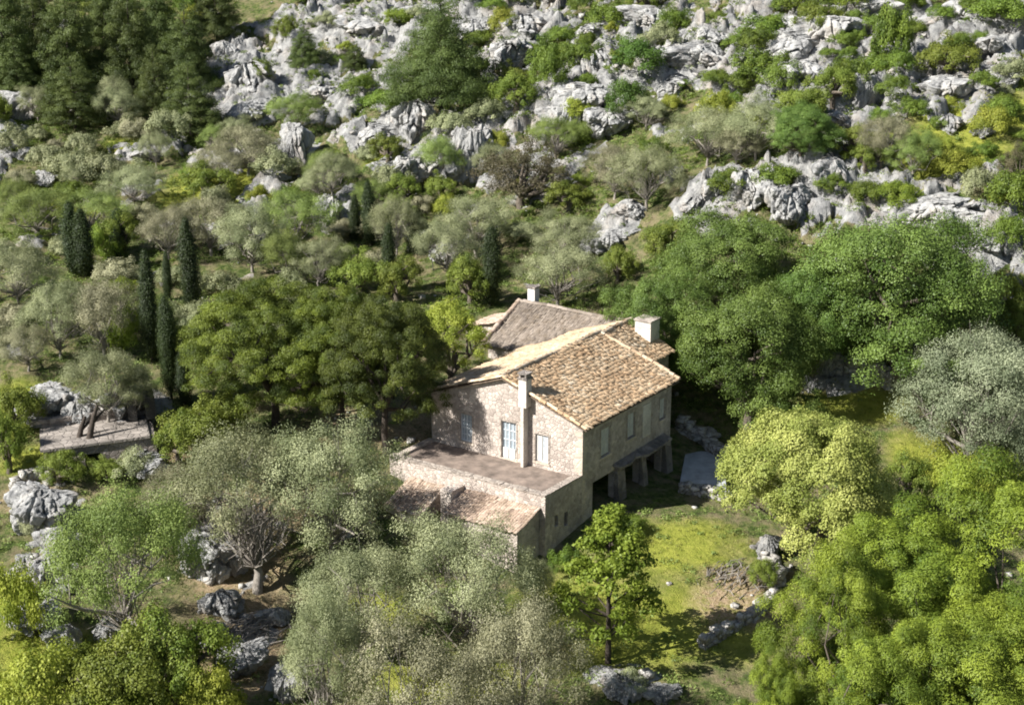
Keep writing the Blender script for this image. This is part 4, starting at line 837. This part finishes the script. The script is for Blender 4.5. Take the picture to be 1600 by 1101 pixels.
PL = [
# --- dark pines, upper left
('pine_dark',12,-70,150,105,'tall dark pine cut by the left edge, top left corner'),('pine_dark',60,-60,110,80,'dark pine squeezed between the corner pine and the tallest pine'),('pine_dark',112,-25,150,115,'tallest dark pine of the upper left group, above a smaller one'),
('pine_dark',118,98,205,110,'short broad pine standing in front of the tallest dark pine'),('pine_dark',168,-70,90,80,'dark pine on the top edge, right of the tallest one'),('pine_dark',208,-30,140,100,'dark pine second to the right of the tallest one'),
('pine_dark',250,-60,100,80,'dark pine touching the top edge, third right of the tallest one'),('pine_dark',295,10,150,110,'dark pine with lit left side beside the pale scree'),('pine_dark',300,95,215,110,'dark wide pine lowest in the group, above the grey bushes'),
('pine_dark',340,-60,70,80,'dark pine on the top edge, rightmost of the group'),('pine_dark',245,70,190,70,'slim dark pine behind the lowest pine of the group'),('pine_dark',30,60,165,70,'half hidden dark pine above the left edge rock'),
('pine_dark',478,48,125,60,'small lone pine between the pale scree and the wide pine'),('pine_wide',690,-2,182,185,'wide dark pine with flat layered boughs among the rocks at top centre'),('pine_dark',555,65,115,48,'small dark pine left of the wide layered pine'),
('ivy',1000,70,150,95,'dark ivy green bush above its twin in the rock gully'),('ivy',975,120,205,70,'dark ivy green bush filling the lower rock gully'),
# --- upper left scrub
('sage',75,218,262,75,'grey dome shaped bush left of two others under the dark pines'),('sage',110,232,280,80,'grey dome shaped bush in the middle under the dark pines'),('sage',160,238,285,85,'grey dome shaped bush right of two others under the dark pines'),
('olive',210,255,325,105,'rounded olive tree above the leaning cypress, beside yellow grass'),('olive_brown',388,192,275,110,'brownish dome shaped olive left of the fissured pillar'),('bush',320,250,310,90,'yellow-green rounded bush beside the rounded olive'),
('olive_green',60,285,370,130,'green wide tree right at the left edge above the twin cypresses'),('olive_green',140,288,370,110,'green bushy tree just above the twin cypresses'),('sage',20,195,245,60,'grey bush at the left edge under the rock'),
('sage',200,180,225,60,'grey bush close under the lowest dark pine'),('sage',270,195,240,70,'dark grey bush under the lowest dark pine, right side'),('olive',30,370,480,130,'olive tree at the left edge below the wide green tree'),
('olive',95,430,560,130,'grey olive tree below the twin cypresses, left one'),('olive_brown',165,425,560,130,'grey olive tree below the leaning cypress'),('olive',170,530,665,150,'large loose olive tree over the ruined hut'),('olive',210,560,660,90,'small olive right of the loose olive over the hut'),
('bush',30,570,680,90,'green bush at the left edge beside the jagged white rock'),('bush',15,640,740,70,'dark green bush at the left edge below the white rock'),('olive_brown',45,500,580,90,'grey olive at the left edge, middle height'),
('olive_brown',330,300,400,120,'brushwood-grey olive behind the tall slim cypress'),('olive_brown',265,320,410,100,'pale dry looking olive between leaning and tall cypress'),('olive',395,310,430,110,'grey olive right of the tall slim cypress'),
('olive_green',460,290,400,100,'upright olive with brownish green crown, centre left'),('olive_green',450,350,440,90,'olive with brownish green crown above the umbrella pine'),('olive',520,255,330,80,'low olive behind the pale rock, centre left'),('olive',500,370,450,100,'olive just above the umbrella pine, right part'),
('sage',430,240,290,70,'grey bush at the foot of the fissured dark pillar'),('olive_green',515,230,290,70,'yellowish bush tree right of the fissured pillar'),('olive_brown',345,225,290,90,'twiggy grey shrub tree above the tall cypress'),
('sage',610,250,300,60,'grey bush beside the pale boulder at centre left'),('bush',688,262,310,55,'rounded dark green bush at the foot of the pale rock pillar'),('thorn',815,205,320,150,'dark brown thorny tree between rock pillars and grey olives'),
('bush',890,275,325,80,'bright green bush right of the dark brown thorny tree'),('olive_brown',960,220,310,100,'olive with dead brown sprays right of the thorny tree'),('olive',1010,225,330,130,'grey olive above the dark shaded boulder'),
('olive',1010,145,205,90,'grey olive beside the dark ivy green bushes'),('olive',1105,165,262,130,'large grey olive in the middle of the upper slope'),('olive',1180,148,255,110,'large grey olive left of the green rounded tree'),('olive_brown',1150,205,270,80,'low olive with pale dead twigs on the upper slope'),
('carob',1250,190,275,110,'dark green rounded tree above the pointed limestone crag'),('bush',1335,190,250,80,'yellowish green bush right of the rounded dark tree'),('olive_brown',1375,175,270,90,'brownish bush tree beside the yellowish green bush'),('bush',1350,235,280,60,'small yellowish bush with dark foot near the pointed crag'),
('olive_green',1425,205,285,90,'dark olive green bush above the long pale shelf'),('thorn',1590,210,290,70,'reddish brown shrub cut by the right edge'),
('mastic',1390,20,125,70,'tall dark mastic shrub running down between the two pale ridges'),('mastic',1375,80,125,55,'dark mastic shrub at the lower end of the pale ridge gap'),('mastic',1330,105,165,60,'olive coloured mastic shrub left of the thin rock tooth'),('bush',1480,55,130,105,'round green bush on top of the rounded grey boulder'),
('mastic',1560,10,65,80,'dark mastic shrub in the top right corner'),('mastic',1395,145,180,60,'dark mastic shrub right of the thin rock tooth'),('mastic',1190,85,140,90,'dark mastic shrub under the lower end of the diagonal ridge'),('mastic',1225,105,160,75,'green mastic shrub left of the fluted slab'),
('mastic',1150,108,150,60,'olive green mastic shrub right of the small block'),('mastic',1195,30,75,100,'low mastic shrub above the lower end of the diagonal ridge'),('mastic',1270,-5,35,110,'mastic shrub on the top edge above the diagonal ridge'),('mastic',1155,60,85,60,'low mastic shrub left of the diagonal ridge'),
('mastic',905,80,125,65,'round olive coloured mastic above the slanting limestone rib'),('mastic',855,60,115,60,'mastic shrub left of the round olive coloured one'),('mastic',855,115,180,60,'tall mastic shrub at the dark crevice right of the wide pine'),('mastic',950,-5,40,80,'mastic shrub on the top edge at centre right'),
('mastic',1050,15,60,60,'yellowish mastic streak beside the top edge rock'),('mastic',800,0,25,40,'tiny yellowish mastic at the top edge'),('mastic',1420,-10,25,50,'small mastic at the top edge right of the long ridge'),
('mastic',410,105,145,45,'round green mastic on the pale scree'),('mastic',560,130,165,60,'mastic shrub left foot of the wide pine'),('mastic',600,165,205,60,'grey green mastic under the wide pine'),('sage',700,185,225,70,'grey bush behind the tall limestone pillar'),('sage',760,165,205,60,'grey bush under the right side of the wide pine'),
('limebush',1545,165,215,80,'yellow-green low shrub by the right edge above the pyramid rock'),('limebush',1480,230,275,90,'bright green low shrubs right of the dark olive green bush'),('limebush',1400,285,325,80,'green low shrub right of the pointed crag'),('mastic',1580,270,340,80,'dark green shrub at the right edge above the smooth rock'),
('sage',1530,255,310,60,'grey green shrub above the long pale shelf'),('mastic',1575,340,400,70,'green shrub at the right edge beside the undercut rock'),('bush',1590,450,530,70,'dark green bush at the right edge behind the silver olive'),('mastic',1350,290,330,50,'dark shrub in front of the pointed crag'),
('limebush',200,470,560,60,'small lime green plant left of the pair of thin cypresses'),('bush',180,330,400,70,'green bush between the twin cypresses and the leaning one'),('limebush',160,345,410,60,'yellow-green shrub right behind the twin cypresses'),
('olive',745,300,400,130,'loose grey-green olive left of the brown thorny tree foot'),('olive',700,330,440,100,'olive left of the dark cypress behind the outbuilding'),('olive',880,318,400,120,'olive with pale crown above the farmhouse chimney'),('olive',870,375,482,150,'dense grey olive directly behind the outbuilding'),
('bush',735,395,480,75,'dark green rounded bush left of the dark cypress behind the outbuilding'),('bush',1040,335,410,80,'bushy green tree at the upper left of the carobs'),('bush',965,380,440,60,'yellowish bush between grey olive and carobs'),('olive',620,300,400,90,'grey olive behind the paired slim cypresses'),('bush',560,380,460,90,'green bush under the paired slim cypresses'),('bush',620,395,470,70,'green bush above the bright lime tree'),
# --- cypresses
('cypress',118,318,430,26,'left one of the twin dark cypresses'),('cypress',134,328,432,28,'right one of the twin dark cypresses'),('cypress',190,328,395,26,'short cypress standing alone right of the twin cypresses'),('cypress',182,360,410,18,'thin dark cypress pressed against the short lone cypress'),
('cypress',238,398,565,24,'tall cypress with yellow plant at its left foot'),('cypress',302,342,500,26,'tallest slim cypress beside the umbrella pine'),('cypress',263,395,470,13,'very thin cypress between the two tall ones'),('cypress',268,470,625,26,'dark cypress at the left edge of the umbrella pine'),('cypress',288,530,630,22,'low dark cypress beneath the umbrella pine left side'),
('cypress',553,303,375,16,'shorter one of the paired slim cypresses'),('cypress',580,283,382,20,'taller one of the paired slim cypresses'),('cypress',645,332,400,17,'lone thin cypress right of the paired ones'),('cypress',766,362,482,28,'dark cypress behind the outbuilding'),('cypress',606,350,455,20,'dark cypress below the paired slim ones'),
# --- around the house
('umbrella',430,410,660,290,'broad umbrella pine with green rounded tufts left of the farmhouse'),('umbrella',535,432,672,200,'right hand umbrella pine merging into the shaded pine'),('umbrella_shaded',604,448,708,205,'dark pine with black trunk at the corner of the terrace'),('lime',705,462,600,135,'sunlit lime green tree between dark pine and outbuilding'),
('carob',1400,322,600,300,'largest carob tree, right one, above the pale rubble'),('carob',1130,322,500,210,'carob tree at the back left, under the fluted crag'),('carob',1270,400,590,190,'carob tree in the dark middle between the large ones'),('carob',1020,405,600,170,'carob tree touching the big chimney of the farmhouse'),('carob',1170,432,668,225,'carob tree nearest to the farmhouse, above the rubble wall'),
('silver',1510,508,750,250,'silvery olive tree at the right edge below the largest carob'),('silver',1620,560,780,140,'silvery olive cut by the right edge'),('yellow',1272,640,890,280,'dense yellow-green tree beside the lawn'),('young',950,782,1036,165,'small young tree with thin dark trunk on the lawn'),
('bush',310,605,715,125,'bright green rounded bush left below the umbrella pine'),('bush',360,590,690,90,'green bush in the shade of the umbrella pine'),('bush',280,640,725,80,'green bush beside the broken tower of the hut'),
# --- foreground
('olive',380,650,890,240,'big grey olive in front of the yard, left half'),('olive',520,640,880,220,'big grey olive in front of the terrace, right half'),('olive_brown',290,720,835,120,'half dead olive with pale branches above the pinkish rock'),('dead',400,775,925,135,'bare grey branches between the lower left olives'),
('olive_green',200,752,1020,250,'greenish olive leaning over white rocks at lower left'),('olive',565,825,1040,235,'grey olive at the bottom, below the big olives'),('olive',735,800,1030,235,'grey olive in front of the tiled annex'),('olive_brown',810,930,1180,205,'brownish olive at the bottom beside the young tree'),('olive_brown',660,965,1230,250,'brown-grey olive filling the bottom edge centre'),('olive',510,915,1180,165,'grey olive at the bottom edge, left of the brown-grey one'),
('olive',835,860,960,60,'small olive shoot at the corner of the lower wall'),
('bush',275,950,1110,165,'dark green bush at bottom left beside the rock gully'),('bush',190,960,1130,190,'green bush at bottom left under the leaning olive'),('limebush',60,1010,1140,190,'yellow-green bush in the bottom left corner'),('limebush',330,1030,1140,130,'yellow-green bush at the bottom edge near the rock gully'),('bush',110,980,1090,120,'green bush right of the grey boulder pair'),('limebush',25,880,1000,110,'yellow-green bush at the left edge by the white rock'),('limebush',180,1060,1150,130,'lime bush on the bottom edge, left'),
('bright',1400,810,1230,300,'bright green pine in the lower right, middle one'),('bright',1560,730,1230,300,'bright green pine at the right edge, tallest of the lower right pines'),('bright',1285,880,1290,210,'bright green pine in the lower right, leftmost one'),('bright',1500,960,1400,320,'bright green pine in the bottom right corner'),('bright',1200,1045,1340,110,'bright green pine low at the bottom edge, beside the rocks'),('bright',1370,1000,1400,250,'bright green pine on the bottom edge between its neighbours'),
('bush',1190,865,915,50,'small dark green bush beside the broken dry stone wall'),('limebush',1500,700,790,120,'yellowish undergrowth shrub in front of the silvery olive'),('bush',1420,700,800,70,'green shrub in the gap right of the yellow-green tree'),('sage',985,1040,1075,60,'grey shrub by the rocks at the foot of the young tree'),
('bush',95,700,755,80,'dark green bush in front of the ruined hut, left of its doorway'),('bush',170,700,748,60,'low green bush at the doorway of the ruined hut'),('sage',215,690,745,70,'grey bush in front of the ruined hut, right of its doorway'),('sage',60,790,830,60,'grey bush above the white rocks at lower left'),('sage',250,760,830,100,'grey bush between the hut and the pinkish rock'),('mastic',880,850,900,50,'dark shrub in the shade against the lower house wall'),('mastic',985,800,835,60,'dark weeds in the shade below the porch'),
]
for a in PL: plant(*a[:6], v=(a[1] + a[2]) % 7)
# --- further shrubs, one by one, on free ground of the hill
rs = random.Random(77); LMK = [(112,60,'the tallest upper left pine'),(395,140,'the pale scree'),(690,90,'the wide layered pine'),(560,60,'the rocks at top centre left'),(905,140,'the steep grey rock face'),(1000,110,'the ivy green bushes'),(1290,60,'the diagonal ridge'),(1400,80,'the tall mastic shrub'),(1480,140,'the rounded grey boulder'),
 (1570,60,'the top right corner rocks'),(1345,150,'the thin rock tooth'),(1490,195,'the lone pale boulder'),(1230,310,'the crag row above the carobs'),(1480,330,'the long pale shelf'),(1120,210,'the large grey olives'),(820,260,'the brown thorny tree'),(722,230,'the tall rock pillar'),(640,180,'the spired crag'),(467,230,'the fissured pillar'),(388,230,'the brownish domed olive'),
 (210,290,'the rounded upper left olive'),(125,370,'the twin cypresses'),(190,365,'the short lone cypress'),(302,420,'the tallest slim cypress'),(238,480,'the cypress with yellow plant'),(567,330,'the paired slim cypresses'),(766,420,'the cypress behind the outbuilding'),(870,420,'the dense olive behind the outbuilding'),(960,370,'the dark shaded boulder'),
 (35,230,'the left edge rock'),(100,500,'the olives below the twin cypresses'),(1130,380,'the back left carob'),(1550,430,'the right edge rocks'),(645,365,'the lone thin cypress'),(80,640,'the jagged white rock'),(1330,600,'the pale rubble'),(1500,620,'the silvery olive')]
DIRS = ['right of', 'above and right of', 'above', 'above and left of', 'left of', 'below and left of', 'below', 'below and right of']
DESC = dict(mastic='dark green shrub', sage='grey-green shrub', sage_brown='brown-grey shrub', limebush='yellow-green shrub', bush='rounded green bush', olive='small grey olive', olive_green='small green olive')
auto = []; tries = 0
while len(auto) < 290 and tries < 6000:
    tries += 1; px = rs.uniform(-30, 1630); py = rs.uniform(-25, 560)
    if 520 < px < 1560 and py > 430 or 930 < px < 1560 and py > 330: continue
    c = hit(px, py); 
    rr = float(samp(RG, c[0], c[1]))
    if rr > .55 and rs.random() < .5: continue
    right = px > 880 or py < 170
    if right: kind = rs.choice(['mastic'] * 6 + ['limebush'] * 2 + ['sage', 'bush'])
    else: kind = rs.choice(['sage'] * 4 + ['olive', 'olive', 'olive_green', 'bush', 'mastic', 'sage_brown', 'sage_brown', 'limebush'])
    small = kind in ('mastic', 'sage', 'sage_brown', 'limebush'); Rm = rs.uniform(.7, 1.7) if small else rs.uniform(1.3, 2.2)
    if any((c[0] - q[0])**2 + (c[1] - q[1])**2 < (.62 * (Rm + q[2]))**2 for q in placed): continue
    lx_, ly_ = w2loc(c[0], c[1])
    if -HW - 10 < lx_ < 7 and -4 < ly_ < HD + 11: continue
    mpp = math.hypot(c[1], c[2] - CAMH) / FPX; wp = 2 * Rm / mpp; hp = wp * (rs.uniform(.5, .75) if small else rs.uniform(.8, 1.0))
    o = plant(kind, px, py - hp, py, wp, 'x', group='low shrubs and small trees scattered on the hillside'); auto.append((o, kind, px, py - hp / 2))
bucket = {}
for o, k, px, py in auto:
    lm = min(LMK, key=lambda l: (l[0] - px)**2 + (l[1] - py)**2); a = math.atan2(lm[1] - py, px - lm[0]); di_ = DIRS[int(round(a / (math.pi / 4))) % 8]
    bucket.setdefault((DESC[k], di_, lm[2]), []).append((math.hypot(lm[0] - px, lm[1] - py), o))
ORD = ['nearest', 'second nearest', 'third nearest', 'fourth nearest', 'fifth nearest', 'sixth nearest', 'seventh nearest']
for (dsc, di_, ln_), L in bucket.items():
    L.sort(key=lambda t: t[0])
    for k, (_, o) in enumerate(L): o['label'] = (f"{ORD[min(k, 6)]} " if len(L) > 1 else '') + f"{dsc} {di_} {ln_}"
def brush_pile(px, py, rad, n, label, seed):
    rng = np.random.default_rng(seed); c = hit(px, py); L = []
    for _ in range(n):
        a = rng.normal(.9, .5); p = rng.normal(size=2) * rad * .45; l = rng.uniform(.5, 1.5); z = rng.uniform(0, .35) * max(0, 1 - np.hypot(*p) / rad)
        d = np.array((math.cos(a), math.sin(a))) * l / 2; q0, q1 = p - d, p + d
        L.append((np.array([(*q0, z), (*((q0 + q1) / 2 + rng.normal(size=2) * .08), z + .15), (*q1, z + .05)]), np.array((.03, .022, .01))))
    o = link('brush_pile', raw_mesh('brush_pile', *tubes(L, 4)), BARKG); o.location = (c[0], c[1], float(samp(ZG, c[0], c[1])) + .02); tag(o, label, 'brush pile')
brush_pile(1155, 892, 2.4, 150, 'pile of dry cut branches on the grass by the dry stone wall', 3)
brush_pile(395, 990, 1.8, 160, 'scatter of dry fallen branches in the rocky gully at lower left', 4)
# ------------------------------------------------------------------ undergrowth and grass (nobody could count them)
def scatter(name, n, matl, dens, box, size, leafn, ln, wd, label, seed, up=0., flat=.7):
    rng = np.random.default_rng(seed); x = rng.uniform(box[0], box[1], n * 4); y = rng.uniform(box[2], box[3], n * 4)
    p = dens(x, y); k = rng.random(len(x)) < p; x, y = x[k][:n], y[k][:n]
    lx, ly = w2loc(x, y); k = ~((lx > -HW - .4) & (lx < 1.8) & (ly > -HT - 3) & (ly < HD + 4)) & ~((lx > -HW - 9) & (lx < -5) & (ly > 9) & (ly < 20)); x, y = x[k], y[k]
    z = samp(ZG, x, y); s = size * rng.uniform(.5, 1.5, len(x)); m_ = len(x); idx = np.repeat(np.arange(m_), leafn)
    d = rng.normal(size=(len(idx), 3)); d /= np.linalg.norm(d, axis=1)[:, None]; d[:, 2] = np.abs(d[:, 2])
    P = np.c_[x, y, z][idx] + d * (s[idx] * rng.uniform(.4, 1, len(idx)))[:, None] * (1, 1, flat)
    V, F_ = leaves(P, d + rng.normal(size=d.shape) * .6, ln, wd, rng, up); t = np.clip(rng.random(m_)[idx] * .7 + rng.normal(.15, .15, len(idx)), 0, 1)
    o = link(name, raw_mesh(name, V, F_, dict(tint=np.repeat(t, 4))), LM[matl]); tag(o, label, name.replace('_', ' '), None, 'stuff'); return o
vis = lambda x, y: (np.abs(x) < y * .34 + 4)
scatter('undergrowth', 15000, 'under', lambda x, y: vis(x, y) * (1 - samp(RG, x, y) * .8) * (1 - samp(GG, x, y) * .8) * (1 - samp(DG, x, y) * .7) * sstep(-.45, .1, fbm(x * .2, y * .2, 0, 3, 8)), (-66, 66, 62, 185), .40, 40, .12, .06, 'low dry grey-green undergrowth between the bushes', 5)
scatter('green_scrub', 14000, 'mastic', lambda x, y: vis(x, y) * (y > 98) * (1 - samp(GG, x, y) * .6) * sstep(-.05, .25, fbm(x * .3, y * .3, 0, 3, 18)), (-60, 66, 98, 188), .38, 44, .12, .07, 'small green scrub rooted in the cracks of the limestone', 6)
scatter('grass', 20000, 'grass', lambda x, y: vis(x, y) * samp(GG, x, y) * sstep(-.4, .3, fbm(x * .5, y * .5, 0, 3, 28)), (-60, 66, 62, 150), .17, 14, .14, .025, 'bright yellow-green grass on the open ground', 7, 1.5, .8)

rng = np.random.default_rng(99); x = rng.uniform(-60, 62, 60000); y = rng.uniform(64, 182, 60000)
p = vis(x, y) * np.clip(samp(RG, x, y) * 1.6 * (1.1 - samp(RG, x, y)) + .5 * samp(DG, x, y) + .03, 0, 1) * .22 * (1 - samp(GG, x, y)); lx, ly = w2loc(x, y); k = (rng.random(len(x)) < p) & ~((lx > -HW - 1) & (lx < 2) & (ly > -HT - 3) & (ly < HD + 5)); x, y = x[k][:6000], y[k][:6000]; z = samp(ZG, x, y)
V = []; 
for i in range(len(x)):
    s_ = .12 + .42 * rng.random()**4; V.append(rough_stone(rng, (x[i], y[i], z[i] + s_ * .1), (s_ * rng.uniform(.8, 1.5), s_, s_ * rng.uniform(.5, 1)), rng.uniform(0, 3)))
F_ = (np.array(BF)[None] + 8 * np.arange(len(x))[:, None, None]).reshape(-1, 4)
tag(link('loose_stones', raw_mesh('loose_stones', np.concatenate(V), F_), DRY), 'loose limestone rubble strewn between the outcrops', 'loose stones', None, 'stuff')
